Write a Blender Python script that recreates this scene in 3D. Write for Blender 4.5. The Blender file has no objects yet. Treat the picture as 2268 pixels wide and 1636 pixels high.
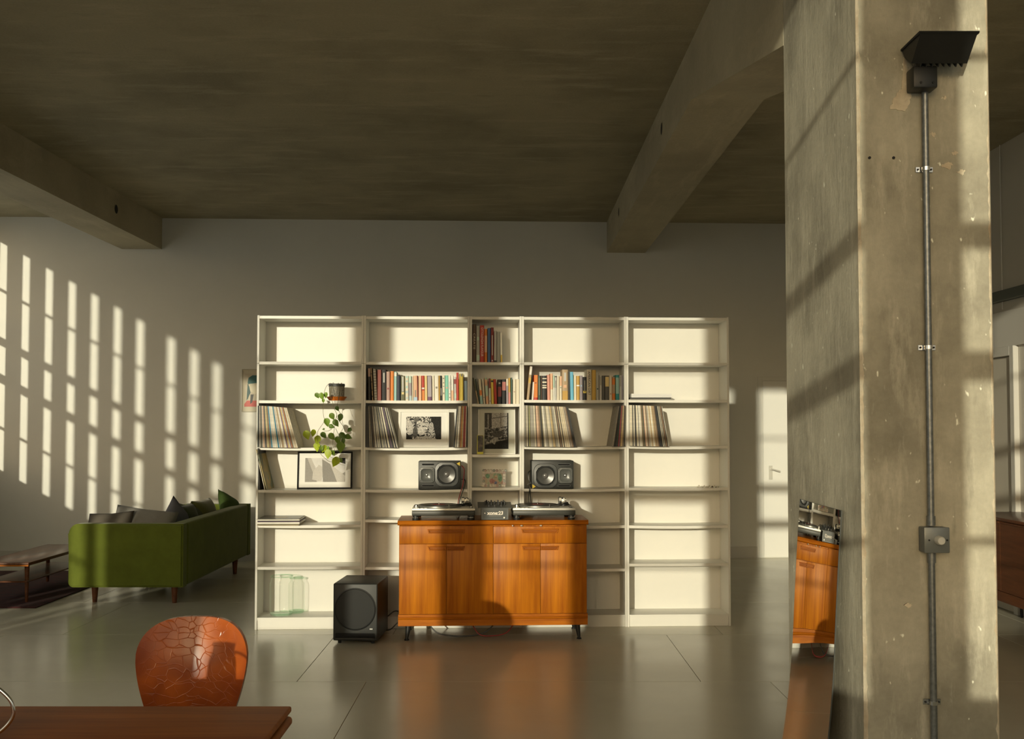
import bpy, bmesh, math, random
from mathutils import Vector, Matrix, Euler
random.seed(7)
PI = math.pi
sc = bpy.context.scene
C = sc.collection
R = math.radians

# ------------------------------------------------------------------ camera
cam_d = bpy.data.cameras.new('camera'); cam = bpy.data.objects.new('camera', cam_d); C.objects.link(cam)
cam.location = (0, 0, 1.55); cam.rotation_euler = (R(90 + 2.1), 0, 0)
cam_d.sensor_width = 36; cam_d.lens = 2318 / 2268 * 36; cam_d.shift_y = 37 / 2268
cam_d.clip_start = 0.02; cam_d.clip_end = 200
sc.camera = cam
# ------------------------------------------------------------------ sky and sun
SUN_DIR = Vector((0.267, 1.0, -0.151))
w = bpy.data.worlds.new('sky'); sc.world = w; w.use_nodes = True
nt = w.node_tree; nt.nodes.clear()
sky = nt.nodes.new('ShaderNodeTexSky'); sky.sky_type = 'NISHITA'; sky.sun_disc = False          # hazy low-sun evening sky
sky.sun_elevation = R(10); sky.sun_rotation = PI + math.atan2(0.267, 1.0); sky.air_density = 1.0; sky.dust_density = 6.0; sky.ozone_density = 1.0
bg = nt.nodes.new('ShaderNodeBackground'); bg.inputs['Strength'].default_value = 0.13
sky_fill = nt.nodes.new('ShaderNodeBackground'); sky_fill.inputs['Color'].default_value = (1.0, 0.99, 0.86, 1); sky_fill.inputs['Strength'].default_value = 0.84   # even fill added over the sky to lift the ambient light
ad = nt.nodes.new('ShaderNodeAddShader'); wo = nt.nodes.new('ShaderNodeOutputWorld')
nt.links.new(sky.outputs[0], bg.inputs['Color']); nt.links.new(bg.outputs[0], ad.inputs[0]); nt.links.new(sky_fill.outputs[0], ad.inputs[1]); nt.links.new(ad.outputs[0], wo.inputs['Surface'])
sun_d = bpy.data.lights.new('sun', 'SUN'); sun_d.energy = 2.7; sun_d.angle = R(0.53); sun_d.color = (1.0, 0.93, 0.70)
sun = bpy.data.objects.new('sun', sun_d); C.objects.link(sun)
sun.rotation_euler = SUN_DIR.to_track_quat('-Z', 'Y').to_euler(); sun.location = (-3, -12, 6)
# ------------------------------------------------------------------ exposure
vs = sc.view_settings
sc.display_settings.display_device = 'sRGB'
vs.view_transform = 'Standard'; vs.look = 'None'; vs.exposure = 0.0; vs.gamma = 1.0; vs.use_curve_mapping = False
try:
    sc.cycles.use_denoising = True
    sc.cycles.max_bounces = 6; sc.cycles.diffuse_bounces = 4; sc.cycles.glossy_bounces = 3; sc.cycles.use_adaptive_sampling = True; sc.cycles.adaptive_threshold = 0.06; sc.cycles.transparent_max_bounces = 12
    sc.cycles.sample_clamp_indirect = 2.0
    sc.cycles.caustics_reflective = False; sc.cycles.caustics_refractive = False
except Exception:
    pass

# ------------------------------------------------------------------ mesh helpers
def nb(): return bmesh.new()
def box(bm, x0, x1, y0, y1, z0, z1, bev=0.0, seg=2, M=None):
    vs_ = [bm.verts.new(p) for p in ((x0,y0,z0),(x1,y0,z0),(x1,y1,z0),(x0,y1,z0),(x0,y0,z1),(x1,y0,z1),(x1,y1,z1),(x0,y1,z1))]
    fs = [bm.faces.new([vs_[i] for i in f]) for f in ((3,2,1,0),(4,5,6,7),(0,1,5,4),(1,2,6,5),(2,3,7,6),(3,0,4,7))]
    if M is not None:
        for v in vs_: v.co = M @ v.co
    if bev > 0:
        es = list({e for f in fs for e in f.edges})
        bmesh.ops.bevel(bm, geom=es, offset=bev, segments=seg, affect='EDGES', profile=0.5)
    return bm
def frame_of(d):
    d = d.normalized(); a = Vector((0,0,1)) if abs(d.z) < 0.9 else Vector((1,0,0))
    x = d.cross(a).normalized(); return x, d.cross(x).normalized()
def cyl(bm, p0, p1, r0, r1=None, seg=16, caps=True):
    r1 = r0 if r1 is None else r1
    p0, p1 = Vector(p0), Vector(p1); x, y = frame_of(p1 - p0)
    a = [bm.verts.new(p0 + (x*math.cos(t) + y*math.sin(t))*r0) for t in [2*PI*i/seg for i in range(seg)]]
    b = [bm.verts.new(p1 + (x*math.cos(t) + y*math.sin(t))*r1) for t in [2*PI*i/seg for i in range(seg)]]
    for i in range(seg): bm.faces.new((a[i], a[(i+1)%seg], b[(i+1)%seg], b[i]))
    if caps: bm.faces.new(a[::-1]); bm.faces.new(b)
    return bm
def lathe(bm, prof, seg=32, c=(0,0,0), axis='z', close=True):
    """prof: (r, h) pairs; axis 'z' up, 'y' towards -y (out of a front)."""
    rings = []
    for r, h in prof:
        ring = []
        for i in range(seg if r > 1e-6 else 1):
            t = 2*PI*i/seg
            if axis == 'z': p = (c[0]+r*math.cos(t), c[1]+r*math.sin(t), c[2]+h)
            else: p = (c[0]+r*math.cos(t), c[1]-h, c[2]+r*math.sin(t))
            ring.append(bm.verts.new(p))
        rings.append(ring)
    for a, b in zip(rings, rings[1:]):
        n = max(len(a), len(b))
        for i in range(n):
            j = (i+1) % n
            vs_ = []
            for v in (a[i % len(a)], a[j % len(a)], b[j % len(b)], b[i % len(b)]):
                if v not in vs_: vs_.append(v)
            if len(vs_) >= 3: bm.faces.new(vs_)
    return bm
def smooth_path(pts, n=6):
    pts = [Vector(p) for p in pts]; out = []
    for i in range(len(pts)-1):
        p0 = pts[max(i-1,0)]; p1 = pts[i]; p2 = pts[i+1]; p3 = pts[min(i+2,len(pts)-1)]
        for k in range(n):
            t = k/n
            out.append(0.5*((2*p1)+(-p0+p2)*t+(2*p0-5*p1+4*p2-p3)*t*t+(-p0+3*p1-3*p2+p3)*t**3))
    out.append(pts[-1]); return out
def tube(bm, pts, r, seg=8, sm=5):
    pts = smooth_path(pts, sm) if sm else [Vector(p) for p in pts]
    rings = []; x = None
    for i, p in enumerate(pts):
        d = (pts[min(i+1,len(pts)-1)] - pts[max(i-1,0)]).normalized()
        if x is None: x, y = frame_of(d)
        else:
            x = (x - d*x.dot(d)).normalized(); y = d.cross(x)
        rr = r(i/(len(pts)-1)) if callable(r) else r
        rings.append([bm.verts.new(p + (x*math.cos(t)+y*math.sin(t))*rr) for t in [2*PI*k/seg for k in range(seg)]])
    for a, b in zip(rings, rings[1:]):
        for i in range(seg): bm.faces.new((a[i], a[(i+1)%seg], b[(i+1)%seg], b[i]))
    bm.faces.new(rings[0][::-1]); bm.faces.new(rings[-1]); return bm
def prism(bm, poly, a0, a1, axis='y'):
    """poly in the plane across axis: axis y -> (x,z); x -> (y,z); z -> (x,y)."""
    def P(p, a): return {'y': (p[0], a, p[1]), 'x': (a, p[0], p[1]), 'z': (p[0], p[1], a)}[axis]
    A = [bm.verts.new(P(p, a0)) for p in poly]; B = [bm.verts.new(P(p, a1)) for p in poly]; n = len(poly)
    for i in range(n): bm.faces.new((A[i], A[(i+1)%n], B[(i+1)%n], B[i]))
    bm.faces.new(A[::-1]); bm.faces.new(B); return bm
def rrect(x0, x1, y0, y1, r, n=6):
    out = []
    for cx, cy, s in ((x1-r,y1-r,0),(x0+r,y1-r,1),(x0+r,y0+r,2),(x1-r,y0+r,3)):
        for k in range(n+1):
            t = (s + k/n)*PI/2; out.append((cx+r*math.cos(t), cy+r*math.sin(t)))
    return out
def ball(bm, c, r, seg=12, rings=8, s=(1,1,1)):
    prof = [(r*math.sin(PI*i/rings), -r*math.cos(PI*i/rings)) for i in range(rings+1)]
    k = len(bm.verts); lathe(bm, prof, seg, (0,0,0)); bm.verts.ensure_lookup_table()
    for v in bm.verts[k:]: v.co = Vector((v.co.x*s[0]+c[0], v.co.y*s[1]+c[1], v.co.z*s[2]+c[2]))
    return bm
def to_mesh(name, bm, m, sharp=35):
    bmesh.ops.recalc_face_normals(bm, faces=bm.faces)
    me = bpy.data.meshes.new(name); bm.to_mesh(me); bm.free()
    if m is not None: me.materials.append(m)
    me.polygons.foreach_set('use_smooth', [True]*len(me.polygons))
    try: me.set_sharp_from_angle(angle=R(sharp))
    except Exception: pass
    return me
def obj(name, bm, m, parent=None, sharp=35):
    o = bpy.data.objects.new(name, to_mesh(name, bm, m, sharp) if isinstance(bm, bmesh.types.BMesh) else bm); C.objects.link(o)
    if parent is not None: o.parent = parent
    return o
def tag(o, label=None, cat=None, group=None, kind=None):
    if label: o['label'] = label
    if cat: o['category'] = cat
    if group: o['group'] = group
    if kind: o['kind'] = kind
    return o
def thing(name, label, cat, loc=(0,0,0), rz=0, group=None):
    o = bpy.data.objects.new(name, None); o.empty_display_size = 0.1; C.objects.link(o)
    o.location = loc; o.rotation_euler = (0, 0, rz); return tag(o, label, cat, group)
def struct(name, bm, m, label=None, parent=None):
    o = obj(name, bm, m, parent)
    if parent is None: tag(o, label, None, None, 'structure')
    return o
def copy_tree(o, parent=None):
    c = o.copy(); C.objects.link(c); c.parent = parent
    for ch in list(o.children): copy_tree(ch, c)
    return c
_fonts = {}
def lettering(text, size, m, parent, M, shear=0.0, depth=0.0004, name='lettering', bold=0.0, width=None):
    cu = bpy.data.curves.new('t', 'FONT'); cu.body = text; cu.size = size; cu.extrude = depth; cu.align_x = 'CENTER'; cu.align_y = 'CENTER'
    cu.shear = shear; cu.offset = bold; cu.resolution_u = 3
    t = bpy.data.objects.new('t', cu); C.objects.link(t)
    dg = bpy.context.evaluated_depsgraph_get(); me = bpy.data.meshes.new_from_object(t.evaluated_get(dg))
    bpy.data.objects.remove(t); bpy.data.curves.remove(cu)
    if width and len(me.vertices):
        xs = [v.co.x for v in me.vertices]; k = width/max(1e-6, max(xs)-min(xs))
        for v in me.vertices: v.co.x *= k
    me.transform(M); me.materials.clear(); me.materials.append(m); me.name = name
    o = bpy.data.objects.new(name, me); C.objects.link(o); o.parent = parent; return o

# ------------------------------------------------------------------ materials
_mats = {}
def mat(name, col, rough=0.5, metal=0.0, noise=None, bump=None, spec=0.5, coat=0.0, sheen=0.0, col2=None, rnoise=None):
    """noise=(scale, amount, (sx,sy,sz)) varies the colour, bump=(scale, strength, (sx,sy,sz)); object coordinates."""
    if name in _mats: return _mats[name]
    m = bpy.data.materials.new(name); m.use_nodes = True; _mats[name] = m
    n = m.node_tree; b = n.nodes['Principled BSDF']
    b.inputs['Base Color'].default_value = (*col, 1); b.inputs['Roughness'].default_value = rough; b.inputs['Metallic'].default_value = metal
    b.inputs['Specular IOR Level'].default_value = spec
    if coat: b.inputs['Coat Weight'].default_value = coat; b.inputs['Coat Roughness'].default_value = 0.12
    if sheen: b.inputs['Sheen Weight'].default_value = sheen; b.inputs['Sheen Roughness'].default_value = 0.4
    if noise or bump or rnoise:
        tc = n.nodes.new('ShaderNodeTexCoord')
    def nz(scale, st, detail=5):
        mp = n.nodes.new('ShaderNodeMapping'); mp.inputs['Scale'].default_value = st
        n.links.new(tc.outputs['Object'], mp.inputs['Vector'])
        t = n.nodes.new('ShaderNodeTexNoise'); t.inputs['Scale'].default_value = scale; t.inputs['Detail'].default_value = detail; t.inputs['Roughness'].default_value = 0.62
        n.links.new(mp.outputs[0], t.inputs['Vector']); return t
    if noise:
        t = nz(noise[0], noise[2] if len(noise) > 2 else (1,1,1))
        rp = n.nodes.new('ShaderNodeValToRGB'); c2 = col2 or tuple(max(0, c*(1-noise[1])) for c in col); c1 = col if col2 else tuple(min(1, c*(1+noise[1]*0.6)) for c in col)
        rp.color_ramp.elements[0].position = 0.32; rp.color_ramp.elements[1].position = 0.68
        rp.color_ramp.elements[0].color = (*c2, 1); rp.color_ramp.elements[1].color = (*c1, 1)
        n.links.new(t.outputs['Fac'], rp.inputs[0]); n.links.new(rp.outputs[0], b.inputs['Base Color'])
    if rnoise:
        t = nz(rnoise[0], (1,1,1), 3); mr = n.nodes.new('ShaderNodeMapRange')
        mr.inputs['From Min'].default_value = 0.3; mr.inputs['From Max'].default_value = 0.7
        mr.inputs['To Min'].default_value = rough-rnoise[1]; mr.inputs['To Max'].default_value = rough+rnoise[1]
        n.links.new(t.outputs['Fac'], mr.inputs['Value']); n.links.new(mr.outputs[0], b.inputs['Roughness'])
    if bump:
        t = nz(bump[0], bump[2] if len(bump) > 2 else (1,1,1), 6); bp = n.nodes.new('ShaderNodeBump'); bp.inputs['Strength'].default_value = bump[1]; bp.inputs['Distance'].default_value = 0.01
        n.links.new(t.outputs['Fac'], bp.inputs['Height']); n.links.new(bp.outputs[0], b.inputs['Normal'])
    return m
def wood(name, c1, c2, st=(9, 9, 0.6), rough=0.35, coat=0.3, scale=3.0):
    if name in _mats: return _mats[name]
    m = bpy.data.materials.new(name); m.use_nodes = True; _mats[name] = m
    n = m.node_tree; b = n.nodes['Principled BSDF']; b.inputs['Roughness'].default_value = rough; b.inputs['Coat Weight'].default_value = coat; b.inputs['Coat Roughness'].default_value = 0.2; b.inputs['Specular IOR Level'].default_value = 0.16
    tc = n.nodes.new('ShaderNodeTexCoord'); mp = n.nodes.new('ShaderNodeMapping'); mp.inputs['Scale'].default_value = st; n.links.new(tc.outputs['Object'], mp.inputs[0])
    t = n.nodes.new('ShaderNodeTexNoise'); t.inputs['Scale'].default_value = scale; t.inputs['Detail'].default_value = 8; t.inputs['Roughness'].default_value = 0.65; t.inputs['Distortion'].default_value = 0.4; n.links.new(mp.outputs[0], t.inputs['Vector'])
    mp2 = n.nodes.new('ShaderNodeMapping'); mp2.inputs['Scale'].default_value = tuple(s*9 if s > 2 else s*3 for s in st); n.links.new(tc.outputs['Object'], mp2.inputs[0])
    t2 = n.nodes.new('ShaderNodeTexNoise'); t2.inputs['Scale'].default_value = scale; t2.inputs['Detail'].default_value = 4; n.links.new(mp2.outputs[0], t2.inputs['Vector'])
    ad = n.nodes.new('ShaderNodeMath'); ad.operation = 'MULTIPLY_ADD'; ad.inputs[1].default_value = 0.3; n.links.new(t2.outputs['Fac'], ad.inputs[0]); n.links.new(t.outputs['Fac'], ad.inputs[2])
    rp = n.nodes.new('ShaderNodeValToRGB'); e = rp.color_ramp.elements; e[0].position = 0.45; e[1].position = 0.86; e[0].color = (*c2, 1); e[1].color = (*c1, 1)
    n.links.new(ad.outputs[0], rp.inputs[0]); n.links.new(rp.outputs[0], b.inputs['Base Color'])
    bp = n.nodes.new('ShaderNodeBump'); bp.inputs['Strength'].default_value = 0.05; n.links.new(t2.outputs['Fac'], bp.inputs['Height']); n.links.new(bp.outputs[0], b.inputs['Normal'])
    return m
def concrete(name, base, light, dark, streak=(1,1,1), bumps=0.35, scale=2.2, speck=0.0):
    """cast concrete: big clouds, streaky form marks, fine grain and pale flecks."""
    if name in _mats: return _mats[name]
    m = bpy.data.materials.new(name); m.use_nodes = True; _mats[name] = m
    n = m.node_tree; b = n.nodes['Principled BSDF']; b.inputs['Roughness'].default_value = 0.72; b.inputs['Specular IOR Level'].default_value = 0.3
    tc = n.nodes.new('ShaderNodeTexCoord')
    def nz(s, st, d=6, r=0.6):
        mp = n.nodes.new('ShaderNodeMapping'); mp.inputs['Scale'].default_value = st; n.links.new(tc.outputs['Object'], mp.inputs[0])
        t = n.nodes.new('ShaderNodeTexNoise'); t.inputs['Scale'].default_value = s; t.inputs['Detail'].default_value = d; t.inputs['Roughness'].default_value = r; n.links.new(mp.outputs[0], t.inputs['Vector']); return t
    def mix(a, c, f, bt='MIX'):
        x = n.nodes.new('ShaderNodeMix'); x.data_type = 'RGBA'; x.blend_type = bt
        if isinstance(f, float): x.inputs[0].default_value = f
        else: n.links.new(f, x.inputs[0])
        for s_, v in ((6, a), (7, c)):
            if isinstance(v, tuple): x.inputs[s_].default_value = (*v, 1)
            else: n.links.new(v, x.inputs[s_])
        return x.outputs[2]
    def rng(o, a, z):
        mr = n.nodes.new('ShaderNodeMapRange'); mr.inputs['From Min'].default_value = a; mr.inputs['From Max'].default_value = z; n.links.new(o, mr.inputs['Value']); return mr.outputs[0]
    cloud = nz(scale, (1,1,1)); st = nz(scale*3, streak, 7, 0.7); fine = nz(60, (1,1,1), 4)
    c = mix(dark, base, rng(cloud.outputs['Fac'], 0.32, 0.6)); c = mix(c, light, rng(st.outputs['Fac'], 0.52, 0.78))
    c = mix(c, dark, rng(nz(scale*5, streak, 5, 0.6).outputs['Fac'], 0.62, 0.8))
    if speck:
        sp = nz(38, (1,1,0.6), 2, 0.5); c = mix(c, tuple(min(1, x*1.7) for x in light), rng(sp.outputs['Fac'], 0.735-speck*0.02, 0.77))
    gr = n.nodes.new('ShaderNodeMapRange'); gr.inputs['To Min'].default_value = 0.82; gr.inputs['To Max'].default_value = 1.12; n.links.new(fine.outputs['Fac'], gr.inputs['Value'])
    cb = n.nodes.new('ShaderNodeCombineColor'); [n.links.new(gr.outputs[0], cb.inputs[i]) for i in range(3)]
    c = mix(c, cb.outputs[0], 0.8, 'MULTIPLY'); n.links.new(c, b.inputs['Base Color'])
    ad = n.nodes.new('ShaderNodeMath'); ad.operation = 'MULTIPLY_ADD'; ad.inputs[1].default_value = 0.35; n.links.new(fine.outputs['Fac'], ad.inputs[0]); n.links.new(st.outputs['Fac'], ad.inputs[2])
    bp = n.nodes.new('ShaderNodeBump'); bp.inputs['Strength'].default_value = bumps; bp.inputs['Distance'].default_value = 0.012; n.links.new(ad.outputs[0], bp.inputs['Height']); n.links.new(bp.outputs[0], b.inputs['Normal'])
    return m
def col_mat(c, rough=0.55, coat=0.0):
    return mat('paint_%02d_%02d_%02d_%d' % (int(c[0]*99), int(c[1]*99), int(c[2]*99), int(rough*100)), c, rough)
def glass_mat(name, tint, edge=0.55):
    """thin clear glass: tinted see-through sheet, more mirror-like at grazing angles"""
    m = bpy.data.materials.new(name); m.use_nodes = True; n = m.node_tree; n.nodes.clear()
    tr = n.nodes.new('ShaderNodeBsdfTransparent'); tr.inputs[0].default_value = (*tint, 1)
    g = n.nodes.new('ShaderNodeBsdfGlossy'); g.inputs['Roughness'].default_value = 0.05; g.inputs['Color'].default_value = (0.8, 0.9, 0.82, 1)
    lw = n.nodes.new('ShaderNodeLayerWeight'); lw.inputs['Blend'].default_value = 0.5
    pw = n.nodes.new('ShaderNodeMath'); pw.operation = 'POWER'; pw.inputs[1].default_value = 4.0; n.links.new(lw.outputs['Facing'], pw.inputs[0])
    ma = n.nodes.new('ShaderNodeMath'); ma.operation = 'MULTIPLY_ADD'; ma.inputs[1].default_value = edge; ma.inputs[2].default_value = 0.03; n.links.new(pw.outputs[0], ma.inputs[0])
    mx = n.nodes.new('ShaderNodeMixShader'); o = n.nodes.new('ShaderNodeOutputMaterial')
    n.links.new(ma.outputs[0], mx.inputs[0]); n.links.new(tr.outputs[0], mx.inputs[1]); n.links.new(g.outputs[0], mx.inputs[2]); n.links.new(mx.outputs[0], o.inputs[0]); return m
def print_mat(name, cols, scale, st=(1,1,1), pos=None, dist=0.6, rough=0.6):
    """a flat printed picture: tones laid out by distorted noise."""
    m = bpy.data.materials.new(name); m.use_nodes = True; n = m.node_tree; b = n.nodes['Principled BSDF']; b.inputs['Roughness'].default_value = rough
    tc = n.nodes.new('ShaderNodeTexCoord'); mp = n.nodes.new('ShaderNodeMapping'); mp.inputs['Scale'].default_value = st; n.links.new(tc.outputs['Object'], mp.inputs[0])
    t = n.nodes.new('ShaderNodeTexNoise'); t.inputs['Scale'].default_value = scale; t.inputs['Detail'].default_value = 6; t.inputs['Distortion'].default_value = dist; n.links.new(mp.outputs[0], t.inputs['Vector'])
    rp = n.nodes.new('ShaderNodeValToRGB'); rp.color_ramp.interpolation = 'LINEAR'; e = rp.color_ramp.elements
    k = len(cols); pos = pos or [0.3 + 0.4*i/(k-1) for i in range(k)]
    e[0].position = pos[0]; e[0].color = (*cols[0], 1); e[1].position = pos[-1]; e[1].color = (*cols[-1], 1)
    for i in range(1, k-1): x = e.new(pos[i]); x.color = (*cols[i], 1)
    n.links.new(t.outputs['Fac'], rp.inputs[0]); n.links.new(rp.outputs[0], b.inputs['Base Color']); return m

M_wall = mat('wall_paint', (0.77, 0.76, 0.70), 0.55, noise=(0.8, 0.05), bump=(90, 0.03))
M_wallp = mat('partition_paint', (0.60, 0.57, 0.50), 0.6, noise=(0.8, 0.05))
M_ceil = concrete('ceiling_concrete', (0.42, 0.375, 0.255), (0.54, 0.48, 0.34), (0.29, 0.26, 0.175), streak=(0.35, 1.6, 1), bumps=0.5, scale=1.1)
M_beam = concrete('beam_concrete', (0.50, 0.45, 0.32), (0.60, 0.54, 0.39), (0.40, 0.355, 0.25), streak=(1.6, 0.3, 1), bumps=0.15, scale=1.2)
M_col = concrete('column_concrete', (0.50, 0.47, 0.365), (0.66, 0.625, 0.50), (0.28, 0.26, 0.20), streak=(1.5, 1.5, 0.35), bumps=0.4, scale=2.6, speck=1.0)
M_plaster = concrete('old_plaster', (0.76, 0.69, 0.53), (0.86, 0.80, 0.64), (0.60, 0.50, 0.35), bumps=0.5, scale=9)
M_floor = mat('floor_paint', (0.56, 0.53, 0.415), 0.23, spec=0.85, noise=(1.3, 0.05), rnoise=(2.0, 0.035), bump=(1.6, 0.012))
M_gap = mat('floor_gap', (0.16, 0.15, 0.12), 0.8)
M_base = mat('skirting_paint', (0.62, 0.60, 0.55), 0.4)
M_steel_w = mat('window_steel', (0.25, 0.25, 0.24), 0.5)
M_shelf = mat('white_laminate', (0.775, 0.76, 0.70), 0.38, noise=(1.2, 0.025))
M_black = mat('black_plastic', (0.014, 0.015, 0.015), 0.42)
M_blackm = mat('black_matt', (0.011, 0.012, 0.012), 0.7)
M_grey = mat('grey_plastic', (0.075, 0.08, 0.08), 0.33)
M_dgrey = mat('dark_grey_vinyl', (0.032, 0.034, 0.032), 0.5, bump=(180, 0.06))
M_chrome = mat('chrome', (0.75, 0.75, 0.74), 0.12, 1.0)
M_alu = mat('brushed_aluminium', (0.68, 0.665, 0.60), 0.38, 0.35)
M_zinc = mat('galvanised_zinc', (0.25, 0.265, 0.27), 0.38, 0.85, noise=(70, 0.25))
M_teak = wood('teak_veneer', (0.56, 0.19, 0.008), (0.27, 0.068, 0.005), st=(5, 5, 0.35), rough=0.42, coat=0.0)
M_teak_h = wood('teak_lipping', (0.52, 0.165, 0.009), (0.29, 0.075, 0.006), st=(0.6, 8, 8), rough=0.36, coat=0.05)
M_recess_shade = wood('teak_recess_shade', (0.36, 0.11, 0.010), (0.22, 0.06, 0.006), st=(0.6, 8, 8), rough=0.5, coat=0.0)  # teak darkened in its colour to suggest shade inside the pulls
M_dark_wood = wood('dark_wood', (0.16, 0.055, 0.02), (0.085, 0.028, 0.011), st=(7, 0.6, 7), rough=0.35, coat=0.3)
M_table = wood('dining_table_wood', (0.42, 0.13, 0.016), (0.26, 0.068, 0.010), st=(0.5, 7, 7), rough=0.5, coat=0.0); M_table.node_tree.nodes['Principled BSDF'].inputs['Specular IOR Level'].default_value = 0.12
M_greenv = mat('green_velvet', (0.125, 0.155, 0.02), 0.85, noise=(5, 0.15), sheen=0.15, spec=0.2)
M_greyf = mat('grey_cotton', (0.30, 0.29, 0.265), 0.9, noise=(6, 0.12), sheen=0.1, spec=0.2)
M_white_p = mat('white_paper', (0.82, 0.81, 0.77), 0.6)
M_black_f = mat('black_frame', (0.012, 0.012, 0.012), 0.7, spec=0.2)
M_rug = mat('red_rug', (0.075, 0.012, 0.012), 0.95, noise=(7, 0.8, (1, 4, 1)), col2=(0.012, 0.006, 0.006), bump=(120, 0.4))
M_red = mat('red_wire', (0.30, 0.02, 0.02), 0.4)
M_yellow = mat('warning_yellow', (0.75, 0.55, 0.04), 0.45)

# ------------------------------------------------------------------ the room
XL, XR, YF = -6.264, 4.15, -0.64          # inner window planes
ZC = 3.92
def yw(x): return 11.95 + 0.0458*(x + 4)   # back wall runs a little askew
# floor: a sub-floor with painted boards laid in rows, hairline joints between them
bm = nb(); box(bm, XL-0.1, XR+0.1, YF-0.1, 12.6, -0.2, -0.022); floor = struct('floor', bm, M_gap, 'grey painted panel floor, glossy, with hairline joints')
pitch, wid, gap = 1.41, 2.44, 0.0012
row0 = 6.38 - pitch*5
k = 0; mesh_cache = {}
for r in range(0, 10):
    y0, y1 = row0 + r*pitch, min(row0 + (r+1)*pitch, 12.5)
    y0 = max(y0, YF-0.05)
    off = (-0.88 if r % 2 == 0 else -1.30) - 3*wid
    for c in range(6):
        x0, x1 = max(off + c*wid, XL-0.05), min(off + (c+1)*wid, XR+0.05)
        if x1 - x0 < 0.05 or y1 - y0 < 0.05: continue
        key = (round(x1-x0, 3), round(y1-y0, 3))
        if key not in mesh_cache:
            b2 = nb(); box(b2, gap, key[0]-gap, gap, key[1]-gap, -0.022, 0.0, 0.0012, 1); mesh_cache[key] = to_mesh('floor_panel', b2, M_floor)
        p = bpy.data.objects.new('floor_panel', mesh_cache[key]); C.objects.link(p); p.location = (x0, y0, 0); p.parent = floor
bm = nb(); box(bm, XL-0.05, XR+0.3, YF-0.05, 12.8, ZC, ZC+0.2); struct('ceiling', bm, M_ceil, 'dark rough concrete ceiling slab')
# back wall
bm = nb(); prism(bm, [(XL-0.3, yw(XL-0.3)), (XR+0.3, yw(XR+0.3)), (XR+0.3, yw(XR+0.3)+0.2), (XL-0.3, yw(XL-0.3)+0.2)], 0, ZC, 'z')
struct('wall_back', bm, M_wall, 'off-white painted back wall behind the bookcases')
bm = nb(); prism(bm, [(XL, yw(XL)-0.016), (2.86, yw(2.86)-0.016), (2.86, yw(2.86)), (XL, yw(XL))], 0, 0.13, 'z')
struct('baseboard_back', bm, M_base, 'low off-white skirting board along the back wall')
# right wall: pale partition with a raised lower part
bm = nb(); box(bm, XR, XR+0.2, YF-0.3, 12.8, 0, ZC); struct('wall_right', bm, M_wallp, 'beige right-hand wall behind the concrete column')
bm = nb(); box(bm, XR-0.03, XR, 4.0, 12.3, 2.12+0.08, 2.50, 0.003, 1); struct('trim_1', bm, M_base, 'white boxed panel above the right-hand door')
bm = nb(); box(bm, XR-0.05, XR, 4.0, 12.3, 2.585, 2.675, 0.004, 1); struct('trim_2', bm, mat('trunking_grey', (0.10, 0.115, 0.105), 0.45), 'dark grey cable trunking running along the right wall')
tube(b := nb(), [(XR-0.012, 8.80, 2.52), (XR-0.012, 8.80, 3.2), (XR-0.012, 8.80, ZC)], 0.004, 6, 2)
tag(obj('hanging_cable', b, M_white_p), 'thin white cable hanging down the right wall to the trunking', 'cable')
# right door
d2 = bpy.data.objects.new('door_2', None); C.objects.link(d2); d2.location = (XR, 8.56, 0); tag(d2, 'pale flush door in the right wall beside the sideboard', None, None, 'structure')
bm = nb(); box(bm, -0.045, 0, 0, 0.07, 0, 2.20, 0.004, 1); obj('door_jamb', bm, M_base, d2)
bm = nb(); box(bm, -0.045, 0, 0.97, 1.04, 0, 2.20, 0.004, 1); obj('door_jamb', bm, M_base, d2)
bm = nb(); box(bm, -0.045, 0, 0.07, 0.97, 2.12, 2.20, 0.004, 1); obj('door_head', bm, M_base, d2)
bm = nb(); box(bm, -0.014, 0.0, 0.074, 0.966, 0.008, 2.115, 0.002, 1); obj('door_leaf', bm, mat('door_beige', (0.55, 0.51, 0.43), 0.45), d2)
# back door with lever handle
d1 = bpy.data.objects.new('door_1', None); C.objects.link(d1); d1.location = (2.93, yw(2.93), 0); d1.rotation_euler = (0, 0, math.atan(0.0458)); tag(d1, 'off-white flush door in the back wall beside the column', None, None, 'structure')
bm = nb(); box(bm, 0.008, 0.82, -0.014, 0.0, 0.006, 2.06, 0.003, 1); obj('door_leaf', bm, mat('door_white', (0.86, 0.85, 0.79), 0.4), d1)
bm = nb(); box(bm, -0.05, 0.004, -0.008, 0, 0, 2.11, 0.002, 1); box(bm, 0.824, 0.88, -0.008, 0, 0, 2.11, 0.002, 1); box(bm, 0.004, 0.824, -0.008, 0, 2.066, 2.11, 0.002, 1); obj('door_frame', bm, M_wall, d1)
h = bpy.data.objects.new('door_handle', None); C.objects.link(h); h.parent = d1; h.location = (0.09, -0.014, 1.0)
bm = nb(); box(bm, -0.02, 0.022, -0.008, 0, -0.09, 0.07, 0.002, 1); obj('back_plate', bm, M_alu, h)
bm = nb(); cyl(bm, (0, -0.006, 0.03), (0, -0.045, 0.03), 0.010, seg=12); tube(bm, [(0, -0.045, 0.032), (0.03, -0.05, 0.024), (0.10, -0.05, 0.004)], 0.009, 8, 4); obj('lever', bm, M_alu, h)

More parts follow.
